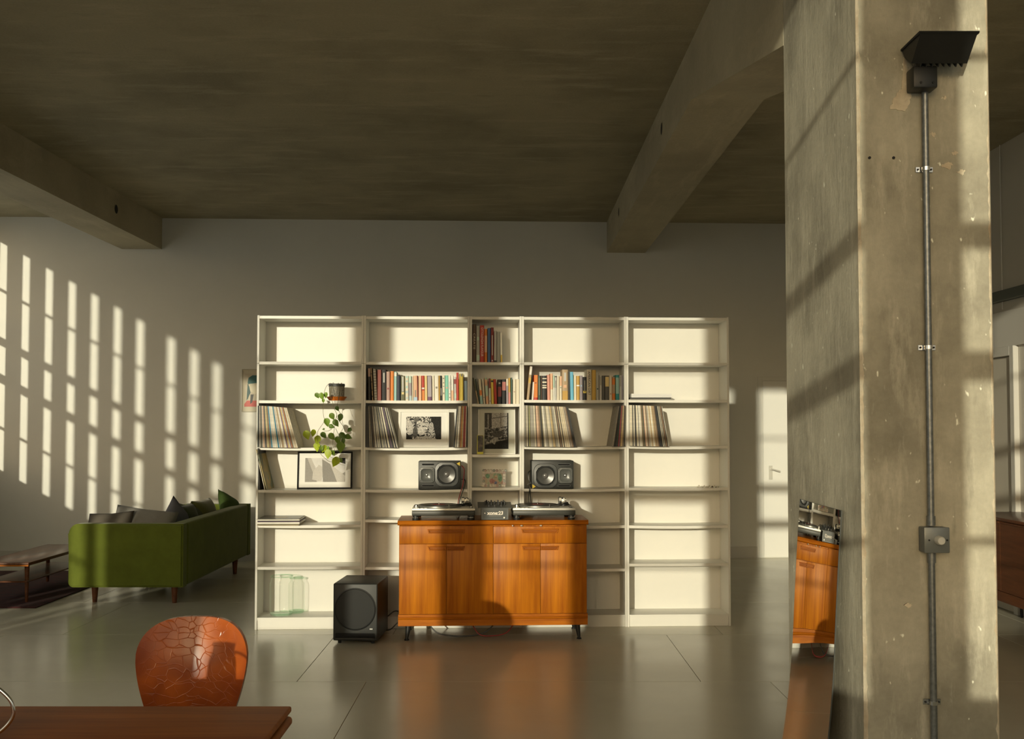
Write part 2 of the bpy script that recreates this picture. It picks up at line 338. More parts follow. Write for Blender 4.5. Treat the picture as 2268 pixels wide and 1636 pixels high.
# windows: front wall behind the viewer and left wall, same steel glazing
WT, WB, T1, T2, B1, B2 = 3.90, 1.28, 2.754, 2.335, 3.335, 1.78
def glazing(win, x0, x1, axis):
    def bx_(bm, a0, a1, z0, z1, d):
        if axis == 'x': box(bm, a0, a1, -d, d, z0, z1)
        else: box(bm, -d, d, a0, a1, z0, z1)
    for z, t, nm in ((T1, 0.085, 'transom'), (T2, 0.095, 'transom'), (B1, 0.024, 'glazing_bar'), (B2, 0.024, 'glazing_bar')):
        b2 = nb(); bx_(b2, x0, x1, z-t/2, z+t/2, 0.012); obj(nm, b2, M_steel_w, win)
    for a in (x0, x1-0.02):
        b2 = nb(); bx_(b2, a, a+0.02, WB, WT, 0.012); obj('stile', b2, M_steel_w, win)
MC = [0.225 + 0.926*i for i in range(-5, 5)]       # mullion centres on the front wall
bm = nb(); box(bm, XL-0.05, XR+0.3, YF-0.05, YF+0.05, 0, WB); box(bm, XL-0.05, XR+0.3, YF-0.05, YF+0.05, WT, ZC)
for c in MC: box(bm, c-0.142, c+0.136, YF-0.05, YF+0.05, WB, WT)
box(bm, XL-0.05, XL-0.02, YF-0.05, YF-0.02, WB, WT)
box(bm, XL+0.135, MC[0]-0.1, YF-0.05, YF+0.05, WB, WT); box(bm, MC[-1]+0.1, XR+0.3, YF-0.05, YF+0.05, WB, WT)
struct('wall_front', bm, M_wall, 'window wall behind the viewpoint with slim piers')
wn = 1
for a, c in zip(MC, MC[1:]):
    o = bpy.data.objects.new('window_%d' % wn, None); C.objects.link(o); o.location = ((a+c)/2, YF, 0); tag(o, 'steel window bay in the front wall, number %d from the left' % wn, None, None, 'structure'); wn += 1
    glazing(o, -(0.926/2-0.136), 0.926/2-0.142, 'x')
PC = [11.06, 10.11, 9.165, 8.205, 7.247, 6.305, 5.345, 4.40, 3.10, 2.13, 1.18]
spans = [(c-0.33, c+0.33) for c in PC] + [(-0.62, 0.25)]
bm = nb(); box(bm, XL-0.05, XL+0.05, YF-0.05, 12.6, 0, 1.05); box(bm, XL-0.05, XL+0.05, YF-0.05, 12.6, WT, ZC)
edges = sorted(spans); prev = YF-0.05
for a, c in edges:
    box(bm, XL-0.05, XL+0.05, prev, a, 1.05, WT); prev = c
    if not 0.5 < a < 2.0: box(bm, XL-0.05, XL+0.05, a, c, 1.05, WB)
box(bm, XL-0.05, XL+0.05, prev, 12.6, 1.05, WT); struct('wall_left', bm, M_wall, 'left-hand window wall with slim piers')
for i, (a, c) in enumerate(edges):
    o = bpy.data.objects.new('window_%d' % wn, None); C.objects.link(o); o.location = (XL, (a+c)/2, 0); tag(o, 'steel window bay in the left wall, number %d from the front' % (i+1), None, None, 'structure'); wn += 1
    glazing(o, -(c-a)/2, (c-a)/2, 'y')

# beams, columns
def beam(x0, x1, ycol, name_label, holes):
    bm = nb(); zb = 3.56; ym = ycol[1] + 2.18
    y2 = ycol[0] - 2.2
    if x0 > 0: prism(bm, [(YF+0.05, zb), (y2, zb), (y2, ZC), (YF+0.05, ZC)], x0, x1, 'x')
    prism(bm, [(y2, zb), (ycol[0], 3.10), (ycol[0], ZC), (y2, ZC)], x0, x1, 'x')
    prism(bm, [(ycol[1], 3.10), (ym, zb), (ym, ZC), (ycol[1], ZC)], x0, x1, 'x'); prism(bm, [(ym, zb), (12.5, zb), (12.5, ZC), (ym, ZC)], x0, x1, 'x')
    o = struct('ceiling_beam', bm, M_beam, name_label)
    for (x, y, z, s) in holes:
        b2 = nb(); cyl(b2, (x-0.002*s, y, z), (x+0.003*s, y, z), 0.045, seg=24); b3 = obj('dark_hole_disc', b2, M_blackm, o)  # flat dark disc stands in for the shade inside a hole
        b2 = nb(); lathe(b2, [(0.045, 0), (0.052, 0), (0.052, 0.004), (0.045, 0.004), (0.045, 0)], 24)
        for v in b2.verts: v.co = Vector((x + v.co.z*s, y + v.co.x, z + v.co.y))
        obj('hole_rim', b2, M_beam, o)
    return o
beam(1.11, 1.56, (3.33, 4.23), 'concrete ceiling beam with a haunch running to the near column', [(1.11, 7.675, 3.738, -1), (1.11, 10.78, 3.75, -1)])
beam(-4.47, -4.02, (4.5, 5.4), 'concrete ceiling beam over the sofa corner at left', [(-4.02, 10.55, 3.734, 1)])
def column(x0, x1, y0, y1, label):
    bm = nb(); ch = 0.006
    poly = [(x0+ch, y0), (x1-ch, y0), (x1, y0+ch), (x1, y1-ch), (x1-ch, y1), (x0+ch, y1), (x0, y1-ch), (x0, y0+ch)]
    prism(bm, poly, 0, ZC, 'z'); o = struct('concrete_column', bm, M_col, label)
    return o
col1 = column(1.11, 1.535, 3.33, 4.23, 'tall raw concrete column at right carrying the flood light')
column(-4.47, -4.02, 4.5, 5.4, 'raw concrete column under the left ceiling beam')
def edge_strip(x, y, sx, sy, seed):
    """worn pale plaster left along an arris of the column"""
    rnd = random.Random(seed); bm = nb(); n = 150; ra = []
    for i in range(n+1):
        z = 3.3*i/n; a = 0.0065 + 0.007*rnd.random()**3; b2_ = 0.0065 + 0.007*rnd.random()**3
        ra.append([bm.verts.new((x + sx*a, y - 0.0008, z)), bm.verts.new((x + sx*0.005, y - 0.0008, z)), bm.verts.new((x - sx*0.0008, y + 0.005, z)), bm.verts.new((x - sx*0.0008, y + b2_, z)), bm.verts.new((x + sx*0.03, y + 0.03, z))])
    for p, q in zip(ra, ra[1:]):
        for i in range(4): bm.faces.new((p[i], p[i+1], q[i+1], q[i]))
    obj('worn_edge', bm, concrete('edge_plaster', (0.62, 0.56, 0.43), (0.74, 0.67, 0.50), (0.46, 0.36, 0.24), bumps=0.4, scale=9), col1)
edge_strip(1.11, 3.33, 1, 1, 3); edge_strip(1.535, 3.33, -1, 1, 4)
def patch(pts, y, seed, name='plaster_patch', m=None, th=0.0025):
    rnd = random.Random(seed); P = []
    for i in range(len(pts)):
        a, b = Vector(pts[i]), Vector(pts[(i+1) % len(pts)])
        for k in range(5):
            p = a.lerp(b, k/5); P.append((p.x + rnd.uniform(-.003, .003), p.y + rnd.uniform(-.003, .003)))
    bm = nb(); prism(bm, P, y-th, y+0.001, 'y'); obj(name, bm, m or M_plaster, col1)
patch([(1.262, 2.73), (1.300, 2.69), (1.275, 2.655), (1.285, 2.62), (1.282, 2.60), (1.272, 2.57), (1.262, 2.555), (1.215, 2.565), (1.228, 2.60), (1.250, 2.63)], 3.33, 1)
for px, pz, s in ((1.352, 2.48, .012), (1.39, 2.60, .009), (1.395, 2.38, .02), (1.42, 2.42, .012), (1.36, 2.655, .006), (1.25, 0.98, .012), (1.44, 2.36, .014)):
    patch([(px-s, pz), (px, pz+s*.6), (px+s, pz+s*.2), (px+s*.4, pz-s*.7)], 3.33, int(px*1000), 'plaster_fleck', None, 0.0015)
for px in (1.147, 1.224):
    bm = nb(); cyl(bm, (px, 3.332, 2.405), (px, 3.326, 2.405), 0.0045, seg=10); obj('screw', bm, M_blackm, col1)

# ------------------------------------------------------------------ flood light, conduit, dimmer on the column
t = thing('flood_light', 'black wedge-shaped flood light fixed high on the concrete column', 'lamp', (1.342, 3.33, 2.683))
wx = 0.0875
bm = nb(); prism(bm, [(-0.004, 0.068), (-0.160, 0.068), (-0.082, 0.0), (-0.03, 0.036)], -wx, wx, 'x'); obj('housing', bm, mat('lamp_black', (0.013, 0.013, 0.012), 0.5), t, 20)
bm = nb(); prism(bm, [(-0.160, 0.066), (-0.166, 0.070), (-0.160, 0.074), (-0.004, 0.073), (-0.004, 0.067)], -wx-0.004, wx+0.004, 'x'); obj('rim', bm, M_blackm, t)
for i in range(9):
    x = -0.075 + i*0.0186; b2 = nb(); prism(b2, [(-0.084, 0.004), (-0.074, -0.008), (-0.034, 0.028), (-0.036, 0.036)], x-0.002, x+0.002, 'x'); obj('cooling_fin', b2, M_black, t)
bm = nb(); box(bm, -0.075, 0.002, -0.066, -0.002, -0.071, 0.0, 0.006, 2); obj('junction_box', bm, M_black, t)
bm = nb(); box(bm, -0.05, -0.03, -0.06, -0.02, -0.01, 0.03, 0.003, 1); obj('bracket', bm, M_black, t)
for x, z in ((-0.052, -0.055), (-0.013, -0.055)):
    b2 = nb(); cyl(b2, (x, -0.0655, z), (x, -0.068, z), 0.004, seg=10); obj('screw', b2, M_blackm, t)
CX = 1.3215
t = thing('conduit', 'galvanised steel conduit running down the concrete column', 'conduit', (CX, 3.33, 0))
for z0, z1 in ((1.234, 2.618), (0.02, 1.145)):
    bm = nb(); cyl(bm, (0, -0.016, z0), (0, -0.016, z1), 0.0105, seg=20); obj('tube', bm, M_zinc, t)
for z in (2.366, 1.795, 0.679):
    s = bpy.data.objects.new('saddle', None); C.objects.link(s); s.parent = t; s.location = (0, 0, z)
    bm = nb(); box(bm, -0.028, 0.028, -0.004, -0.001, -0.009, 0.009, 0.001, 1); obj('base_plate', bm, M_chrome, s)
    b2 = nb(); lathe(b2, [(0.0108, -0.006), (0.0128, -0.006), (0.0128, 0.006), (0.0108, 0.006)], 20, (0, -0.016, 0)); obj('strap', b2, M_chrome, s)
    for x in (-0.021, 0.021):
        b2 = nb(); cyl(b2, (x, -0.004, 0), (x, -0.0065, 0), 0.0032, seg=8); obj('screw', b2, M_blackm, s)
for z0, z1 in ((1.232, 1.262), (1.116, 1.148)):
    bm = nb(); cyl(bm, (0, -0.016, z0), (0, -0.016, z1), 0.0135, seg=20); obj('coupling', bm, M_zinc, t)
t = thing('dimmer_switch', 'grey metal dimmer switch box with silver knob on the column', 'switch', (1.3265, 3.33, 1.149))
bm = nb(); box(bm, -0.040, 0.038, -0.046, -0.001, 0.002, 0.080, 0.004, 2); obj('box', bm, mat('box_grey', (0.15, 0.16, 0.165), 0.42, 0.3), t)
bm = nb(); box(bm, -0.041, 0.039, -0.052, -0.046, 0.001, 0.081, 0.003, 2); obj('face_plate', bm, mat('plate_grey', (0.20, 0.215, 0.21), 0.36, 0.4), t)
bm = nb(); lathe(bm, [(0.0, 0.022), (0.011, 0.022), (0.0135, 0.018), (0.0145, 0.0), (0.0, 0.0)], 28, (0.004, -0.052, 0.041), 'y'); obj('knob', bm, M_alu, t)
for x in (-0.026, 0.030):
    b2 = nb(); cyl(b2, (x, -0.052, 0.041), (x, -0.0535, 0.041), 0.003, seg=8); obj('screw', b2, M_blackm, t)

# ------------------------------------------------------------------ leaning mirror
M_mirror = mat('mirror_silver', (0.80, 0.81, 0.78), 0.012, 1.0)
def mx_(y, z):
    x = 1.10 + 0.019*(y-3.755) + 0.047*(y-3.755)**2
    if z > 0.8: return x + 0.0497*(z-1.265) - 0.0056 + 0.026*((z-0.8)**2)
    return x + 0.0497*(z-1.265) - 0.0056 - 0.125*((0.8-z)**2)
t = thing('leaning_mirror', 'tall frameless mirror leaning against the concrete column', 'mirror', (0, 0, 0))
NY, NZ = 14, 44
def msheet(off, m, name):
    bm = nb(); g = [[bm.verts.new((mx_(3.487+0.535*i/NY, 0.004+1.261*j/NZ)-0.006+off, 3.487+0.535*i/NY, 0.004+1.261*j/NZ)) for j in range(NZ+1)] for i in range(NY+1)]
    for i in range(NY):
        for j in range(NZ): bm.faces.new((g[i][j], g[i+1][j], g[i+1][j+1], g[i][j+1]))
    return bm, g
bm, g = msheet(0, None, ''); obj('mirror_glass', bm, M_mirror, t, 180)
bm, g = msheet(0.0045, None, '')
ring = [g[i][0] for i in range(NY+1)] + [g[NY][j] for j in range(1, NZ+1)] + [g[i][NZ] for i in range(NY-1, -1, -1)] + [g[0][j] for j in range(NZ-1, 0, -1)]
fr = [bm.verts.new(v.co - Vector((0.0042, 0, 0))) for v in ring]
for i in range(len(ring)): bm.faces.new((ring[i], ring[(i+1) % len(ring)], fr[(i+1) % len(ring)], fr[i]))
obj('backing', bm, mat('mirror_back', (0.05, 0.055, 0.05), 0.5), t)

# ------------------------------------------------------------------ bookcases (their own frame: u along, v back, z up)
OX, OY, A = -1.945, 7.965, R(2.5)
ca, sa = math.cos(A), math.sin(A)
def L(u, v, z=0.0): return (OX + u*ca - v*sa, OY + u*sa + v*ca, z)
UB = [0.0, 0.810, 1.622, 2.0225, 2.832, 3.636]
SH = [[2.020, 1.724, 1.369, 1.046, 0.781, 0.463], [2.020, 1.725, 1.368, 1.045, 0.818, 0.457], [2.020, 1.699, 1.311, 1.057, 0.79, 0.46],
      [2.020, 1.730, 1.373, 1.048, 0.765, 0.434], [2.020, 1.732, 1.376, 1.053, 0.764, 0.471]]
ORD = ['leftmost', 'second from left', 'narrow middle', 'second from right', 'rightmost']
DEP, ST, HB = 0.28, 0.0165, 2.385
for i in range(5):
    u0, u1 = UB[i]+0.0006, UB[i+1]-0.0006; wd = u1-u0
    b = thing('bookcase', ('%s white laminate bookcase of the row, with raised top section' % ORD[i]) if i != 2 else 'narrow white laminate bookcase in the middle of the row', 'bookcase', L(u0, 0), A, 'white bookcases in a row')
    for x in (0, wd-ST):
        bm = nb(); box(bm, x, x+ST, 0, DEP, 0, 2.016, 0.0012, 1); obj('side_panel', bm, M_shelf, b)
        bm = nb(); box(bm, x, x+ST, 0, DEP, 2.0175, HB, 0.0012, 1); obj('side_panel', bm, M_shelf, b)
    bm = nb(); box(bm, ST, wd-ST, 0.002, DEP, HB-0.026, HB-0.004, 0.001, 1); obj('top_panel', bm, M_shelf, b)
    bm = nb(); box(bm, ST, wd-ST, DEP-0.012, DEP-0.008, 0.05, HB-0.026); obj('back_panel', bm, M_shelf, b)
    for k_, z in enumerate(SH[i] + [0.081]):
        bm = nb(); hh = 0.0105; n = 10; sag = (0.006 if (wd > 0.5 and k_ in (2, 3, 4)) else 0.0015) * (1 if k_ > 0 else 0.3)
        if k_ == 6: sag = 0
        top = []; 
        for j in range(n+1):
            x = ST+0.0006 + (wd-2*ST-0.0012)*j/n; dz = -sag*(1-(2*j/n-1)**2)
            top.append([bm.verts.new((x, y, z+dz+s*hh)) for y, s in ((0.004, -1), (0.004, 1), (DEP-0.012, 1), (DEP-0.012, -1))])
        for p, q in zip(top, top[1:]):
            for e in range(4): bm.faces.new((p[e], p[(e+1) % 4], q[(e+1) % 4], q[e]))
        bm.faces.new(top[0][::-1]); bm.faces.new(top[-1]); obj('shelf', bm, M_shelf, b)
    bm = nb(); box(bm, ST+0.0006, wd-ST-0.0006, 0.012, 0.030, 0.0005, 0.070, 0.001, 1); obj('plinth', bm, M_shelf, b)
def shelf_top(unit, row): return SH[unit][row-1] + 0.0105 - (0.001)
def sag_at(unit, row, u):
    if unit == 2 or row < 2: s = 0.0015*(0.3 if row == 1 else 1)
    else: s = 0.006 if row in (3, 4, 5) else 0.0015
    f = 2*(u-UB[unit])/(UB[unit+1]-UB[unit])-1
    return SH[unit][row-1] + 0.0105 - s*(1-f*f)

# ------------------------------------------------------------------ books
CL = dict(black=(.02,.02,.022), navy=(.02,.03,.055), brown=(.09,.05,.03), tan=(.45,.33,.2), cream=(.74,.68,.54), white=(.80,.78,.72), grey=(.42,.42,.38), pink=(.62,.22,.20), rose=(.46,.30,.25),
          orange=(.72,.22,.03), teal=(.36,.60,.58), olive=(.13,.13,.07), blue=(.05,.13,.30), lblue=(.40,.56,.72), red=(.52,.05,.03), dred=(.25,.03,.03), yellow=(.80,.62,.10), lyellow=(.78,.62,.28),
          purple=(.16,.07,.15), green=(.22,.58,.47), mint=(.50,.66,.55), ochre=(.55,.33,.07), gold=(.62,.40,.08), dgreen=(.05,.10,.075), salmon=(.72,.33,.25), sky=(.14,.45,.66), lav=(.38,.34,.38), dgrey=(.09,.09,.085), mid=(.24,.23,.19), deepteal=(.03,.33,.36), apricot=(.75,.45,.28), lgrey=(.56,.55,.52), mustard=(.55,.36,.03), stripe=(.45,.55,.56))
# (left mm, thickness mm, top mm, top shift mm, look, colour, [bands (from, to, colour)], text)
ROW_A = [(843,20,1989,-4,'black glossy','black',[(.72,.97,'rose')]),(874,9,1985,-15,'thin tan speckled','tan',[(.1,.14,'black'),(.3,.33,'black'),(.55,.58,'black'),(.8,.83,'black')]),(891,22,1978,-13,'grey dotted','grey',[(.04+.086*i,.065+.086*i,'white') for i in range(11)]),(914,29,1971,-1,'dusty red','pink',[]),(946,35,1972,-1,'thick black','black',[(.58,.9,'lgrey')]),(982,28,1957,-1,'dusty pink-brown','rose',[(.38,.44,'dred')]),(1013,26,1960,0,'bright orange','orange',[]),(1040,21,1955,0,'pale teal','teal',[(.85,.97,'white')]),(1061,28,1925,-1,'dark navy','navy',[]),(1092,33,1924,-1,'dark olive white-lettered','olive',[(.36,.97,'lgrey'),(.25,.34,'lyellow')]),(1128,26,1923,-3,'cream and teal checked','cream',[(.05,.15,'stripe'),(.3,.4,'stripe'),(.5,.6,'teal'),(.75,.82,'teal'),(.92,1,'teal')]),(1156,22,1922,-5,'blue and aqua','lav',[(.72,1,'mint'),(.0,.2,'stripe')]),(1179,11,1920,-2,'thin cream','cream',[]),(1190,31,1926,-3,'pale pink blue-footed','apricot',[(.0,.14,'lblue'),(.14,.42,'mid')]),
  (1222,7,1926,-7,'thin maroon','dred',[]),(1229,23,1926,-2,'light orange','gold',[(.0,1,'apricot')]),(1255,22,1926,-5,'vermilion paperback','red',[(.0,.4,'orange'),(.46,.52,'white')]),(1277,21,1926,-4,'pale yellow','lyellow',[]),(1299,32,1926,-4,'purple grey-titled','purple',[(.15,.98,'lav')]),(1334,19,1926,-3,'plain cream','cream',[]),(1353,31,1927,-3,'thick ivory','white',[(.48,.56,'mid')]),(1384,11,1927,-2,'thin orange-brown','ochre',[]),(1396,15,1927,-4,'black and white','black',[(.2,.5,'lgrey')]),(1412,22,1929,-3,'cream dark-lettered','cream',[(.25,.32,'mid'),(.55,.58,'mid'),(.68,.72,'mid'),(.85,.9,'mid')]),(1434,26,1929,-2,'sea green','green',[(.48,.53,'salmon')]),(1460,18,1929,-3,'white black-lettered','white',[(.1,.14,'mid'),(.25,.28,'mid'),(.45,.75,'lgrey')]),(1480,20,1929,-3,'white and pale pink','white',[(.0,.4,'apricot')]),(1502,18,1918,-2,'grey patterned','lgrey',[(.1,.3,'mint'),(.7,.9,'dred')]),(1520,19,1950,-2,'tall scarlet','red',[]),(1540,8,1940,-1,'thin dark gold','mustard',[]),(1548,26,1942,-1,'bright yellow','yellow',[(.9,1,'mid')]),(1575,6,1935,-1,'thin black','black',[]),(1582,25,1887,-2,'short light blue','lblue',[])]
ROW_B = [(1641,31,2325,0,'dark brown','brown',[],'CREATE'),(1673,27,2312,-1,'grey-green mottled','grey',[(.05,.2,'mint'),(.6,.7,'mint')]),(1701,33,2317,0,'tall red','red',[],'OTTOLENGHI FLAVOUR'),(1735,23,2289,0,'orange-red','orange',[(.3,.8,'apricot')]),(1760,24,2296,0,'royal blue','blue',[]),(1785,23,2300,0,'dark red white-lettered','dred',[(.03,.07,'lgrey'),(.2,.78,'lgrey')],'x'),(1809,21,2275,1,'greyish white','lgrey',[(.0,.06,'black')]),(1831,26,2268,1,'pale grey','grey',[]),(1860,15,2261,-3,'slim cream olive-edged','cream',[(.0,.25,'mustard')])]
ROW_B[5] = ROW_B[5][:7]
ROW_C = [(1685,10,1910,-40,'leaning thin olive','olive',[(.0,.5,'tan')]),(1696,7,1901,-31,'leaning thin dark green','dgreen',[]),(1704,21,1901,-16,'cream orange-and-teal','cream',[(.0,.3,'teal'),(.35,.55,'orange')]),(1729,15,1901,-14,'cream dark-edged','cream',[(.24,.28,'mid')]),(1749,22,1910,-13,'pale pink and mint','apricot',[(.3,.7,'mint'),(.93,1,'green')]),(1772,16,1906,-4,'white and crimson','white',[(.62,1,'dred'),(.1,.13,'dred')]),(1791,21,1901,-7,'acid yellow','yellow',[(.88,.94,'black')]),(1814,21,1899,-10,'bright red','red',[]),(1838,31,1898,-1,'black pictorial','black',[(.3,.7,'dred'),(.82,.88,'lgrey')]),(1871,31,1899,0,'black pink-titled','black',[(.55,.9,'pink')]),(1905,16,1904,-2,'cream over slate','lav',[(.72,1,'cream')]),(1921,17,1910,-1,'orange and pink','ochre',[(.0,.45,'pink')]),(1939,14,1912,-1,'dark green','dgreen',[]),(1955,24,1900,0,'cream red-dotted','cream',[(.47,.51,'rose')]),(1980,25,1900,0,'plain ivory','cream',[])]
ROW_D = [(2062,20,1999,26,'leaning tan','tan',[(.75,1,'white'),(.5,.66,'gold')]),(2103,13,1879,9,'low white','white',[]),(2118,31,1933,1,'coral red','red',[(.66,.7,'salmon'),(.1,1,'orange')]),(2152,18,1929,0,'dark green titled','dgreen',[(.2,.9,'mid')]),(2171,10,1928,1,'thin brown','brown',[]),(2182,37,1928,0,'black and white banded','black',[(.48,.54,'cream'),(.58,.62,'cream'),(.7,.76,'cream'),(.86,.9,'cream')]),(2223,22,1934,-3,'salmon pink','salmon',[]),(2246,21,1945,-1,'pale tan','apricot',[(.0,.4,'cream')]),(2268,13,1931,-1,'slim mint','mint',[(.0,.5,'white')]),(2282,15,1928,-1,'grey lettered','lgrey',[(.5,.8,'mid'),(.94,.98,'black')]),(2298,17,1928,0,'plain cream','cream',[]),(2317,20,1924,0,'cream and apricot','cream',[(.6,1,'apricot'),(.5,.54,'mid')]),(2338,46,1976,0,'tall collage-printed','tan',[(.0,.3,'ochre'),(.62,.9,'lgrey'),(.4,.5,'apricot')]),(2386,11,1963,0,'thin charcoal','dgrey',[]),(2402,27,1958,-4,'sky blue','sky',[]),
  (2430,18,1933,-1,'pale lime','lyellow',[(.0,1,'cream')]),(2449,26,1927,0,'ochre','ochre',[(.57,.63,'white')]),(2476,23,1929,0,'lavender grey','lav',[(.55,.62,'lblue')]),(2500,28,1919,0,'black yellow-lettered','black',[(.35,.85,'mid'),(.3,.4,'yellow')]),(2529,39,1976,-1,'tall cream','cream',[],'AMERICAN DIRT'),(2569,32,1973,1,'tall gold','gold',[]),(2602,23,1953,-1,'grey-green','grey',[(.38,.43,'dgreen')]),(2629,20,1931,-1,'light grey','lgrey',[(.6,.95,'mid')]),(2650,20,1929,0,'dark grey','dgrey',[]),(2671,32,1929,0,'charcoal yellow-titled','dgrey',[(.55,.95,'lyellow')]),(2704,22,1929,-1,'pinkish cream','cream',[(.22,.28,'rose')]),(2727,26,1921,0,'orange-and-cream banded','orange',[(.28,.66,'tan'),(.93,1,'tan')]),(2755,26,1934,-1,'teal','deepteal',[(.25,.9,'teal')]),(2782,19,1932,0,'grey title','grey',[(.55,.95,'mid')]),(2802,6,1931,0,'very thin slate','lav',[])]
M_pages = mat('book_pages', (0.70, 0.64, 0.50), 0.8, noise=(300, 0.1, (1, 1, 0.01)))
def make_book(u, th, zt, sh, look, colour, bands, zs, label, group, text=None, dep=None):
    u, th = u/1000, th/1000; zt = zt/1000; sh = sh/1000; h = zt - zs
    dep = dep or min(0.23, max(0.125, h*0.72)); ang = math.atan2(sh, h); v0 = 0.03 + (0.012*random.random())
    H_ = h/max(0.5, math.cos(ang)) if abs(ang) > 0.02 else h
    M0 = Matrix.Identity(4)
    th = th - 0.0012
    cm = col_mat(CL[colour], 0.55); bm = nb(); bd = min(0.0022, th*0.2)
    r = min(th*0.28, 0.004)
    # cover: rounded spine and two boards wrapped round the page block
    out = [(0, dep), (0, r), (r*0.3, r*0.3), (r, 0), (th-r, 0), (th-r*0.3, r*0.3), (th, r), (th, dep)]
    inn = [(th-bd, dep), (th-bd, bd), (bd, bd), (bd, dep)]
    prism(bm, out+inn, 0, H_, 'z')
    for f in list(bm.faces):
        if len(f.verts) > 8: bmesh.ops.triangulate(bm, faces=[f])
    o = obj('book', bm, cm); tag(o, label, 'book', group)
    if th > 0.008:
        b2 = nb(); box(b2, bd*1.05, th-bd*1.05, bd*1.1, dep-0.004, 0.003, H_-0.003); obj('pages', b2, M_pages, o)
    for a, c, cn in bands:
        b2 = nb(); wl = 0.92; x0, x1 = th*(1-wl)/2, th*(1+wl)/2
        if cn in ('mid', 'lgrey') and (c-a) > 0.2: x0, x1 = th*0.33, th*0.67
        if (c-a) < 0.1 and cn not in ('white', 'cream', 'tan', 'black'): x0, x1 = th*0.25, th*0.75
        box(b2, x0, x1, -0.0004, r*0.5, H_*a, H_*c); obj('title_band', b2, col_mat(CL[cn], 0.5), o)
    if text:
        Mx = Matrix.Translation((th/2, -0.0008, H_*0.55)) @ Matrix.Rotation(R(90), 4, 'X') @ Matrix.Rotation(R(-90), 4, 'Z')
        lettering(text, th*0.80, mat('ink_dark', (0.05, 0.045, 0.04), 0.6) if colour == 'cream' else (mat('ink_pale', (0.62, 0.55, 0.45), 0.6) if colour == 'brown' else mat('ink_white', (0.8, 0.74, 0.66), 0.6)), o, Mx, width=H_*(0.78 if len(text) > 8 else 0.42))
    # lean about the lower corner it stands on
    piv = 0 if ang <= 0 else th
    z_ = zs + 0.0006
    rot = Matrix.Rotation(ang, 4, 'Y')
    base = Matrix.Translation(Vector(L(u, v0, z_))) @ Matrix.Rotation(A, 4, 'Z')
    o.matrix_world = base @ Matrix.Translation((piv, 0, 0)) @ rot @ Matrix.Translation((-piv, 0, 0))
    return o
def book_row(rows, unit, row, where, group):
    prev = None
    for e in rows:
        look = e[4]; txt = e[7] if len(e) > 7 else None
        if txt: lab = '%s book titled %s standing %s' % (look, txt.title(), where)
        elif prev is None: lab = '%s book at the left end %s' % (look, where)
        else: lab = '%s book right of the %s one %s' % (look, prev, where)
        make_book(e[0], e[1], e[2], e[3], look, e[5], e[6], sag_at(unit, row, (e[0]+e[1]/2)/1000), lab, group, txt)
        prev = look
book_row(ROW_A, 1, 2, 'in the second bookcase', 'books in the second bookcase')
book_row(ROW_B, 2, 1, 'on the narrow bookcase top shelf', 'books on the narrow top shelf')
book_row(ROW_C, 2, 2, 'on narrow second shelf', 'books on the narrow second shelf')
book_row(ROW_D, 3, 2, 'in the fourth bookcase', 'books in the fourth bookcase')

# ------------------------------------------------------------------ records: each sleeve is its own object
_rec = {}
def rec_mesh(th, m):
    key = (round(th, 4), m.name)
    if key not in _rec:
        b2 = nb(); box(b2, 0, th, 0, 0.314, 0, 0.314); _rec[key] = to_mesh('record_sleeve', b2, m)
    return _rec[key]
def record(u, th, m, zs, ang, label, group, v0=-0.04, yaw=0.0):
    o = bpy.data.objects.new('record_sleeve', rec_mesh(th, m)); C.objects.link(o); tag(o, label, 'record', group)
    piv = 0 if ang <= 0 else th
    o.matrix_world = Matrix.Translation(Vector(L(u, v0, zs+0.0005))) @ Matrix.Rotation(A+yaw, 4, 'Z') @ Matrix.Translation((piv, 0, 0)) @ Matrix.Rotation(ang, 4, 'Y') @ Matrix.Translation((-piv, 0, 0))
    return o
RC = dict(cream=(.66,.60,.46), white=(.74,.71,.62), black=(.02,.02,.02), grey=(.36,.34,.29), brown=(.22,.14,.08), tan=(.50,.38,.22), blue=(.06,.28,.42), purple=(.16,.09,.16), orange=(.55,.22,.06), lime=(.48,.48,.18), peach=(.66,.45,.32), red=(.35,.06,.05), olive=(.15,.14,.08), gold=(.55,.40,.14), dgreen=(.05,.09,.07))
def rec_mat(c): return mat('sleeve_'+c, RC[c], 0.55, noise=(28, 0.22, (0.2, 1, 1.6)))
def record_row(b0, b1, t0, t1, seq, unit, where, group):
    n = len(seq); Hh_ = 0.314
    for i, c in enumerate(seq):
        f0 = i/n; ub = b0 + (b1-b0)*f0; ut = t0 + (t1-t0)*f0; ang = math.atan2(ut-ub, Hh_); th = (b1-b0)/n*math.cos(ang)
        th = round(th - 0.0005, 4)
        record(ub, th, rec_mat(c), sag_at(unit, 3, ub), ang, '%s record sleeve %s' % ({'cream': 'cream-spined', 'white': 'white-spined', 'black': 'black-spined', 'grey': 'grey-spined', 'brown': 'brown-spined', 'tan': 'tan-spined', 'blue': 'blue-spined', 'purple': 'purple-spined', 'orange': 'orange-spined', 'lime': 'lime-spined', 'peach': 'peach-spined', 'red': 'red-spined', 'olive': 'olive-spined', 'gold': 'gold-spined', 'dgreen': 'dark green-spined'}[c], where), '%s %s' % (c, group), -0.04 + random.uniform(-0.004, 0.004))
rnd = random.Random(11)
def seq(parts):
    out = []
    for n, cs in parts: out += [rnd.choice(cs) for _ in range(n)]
    return out
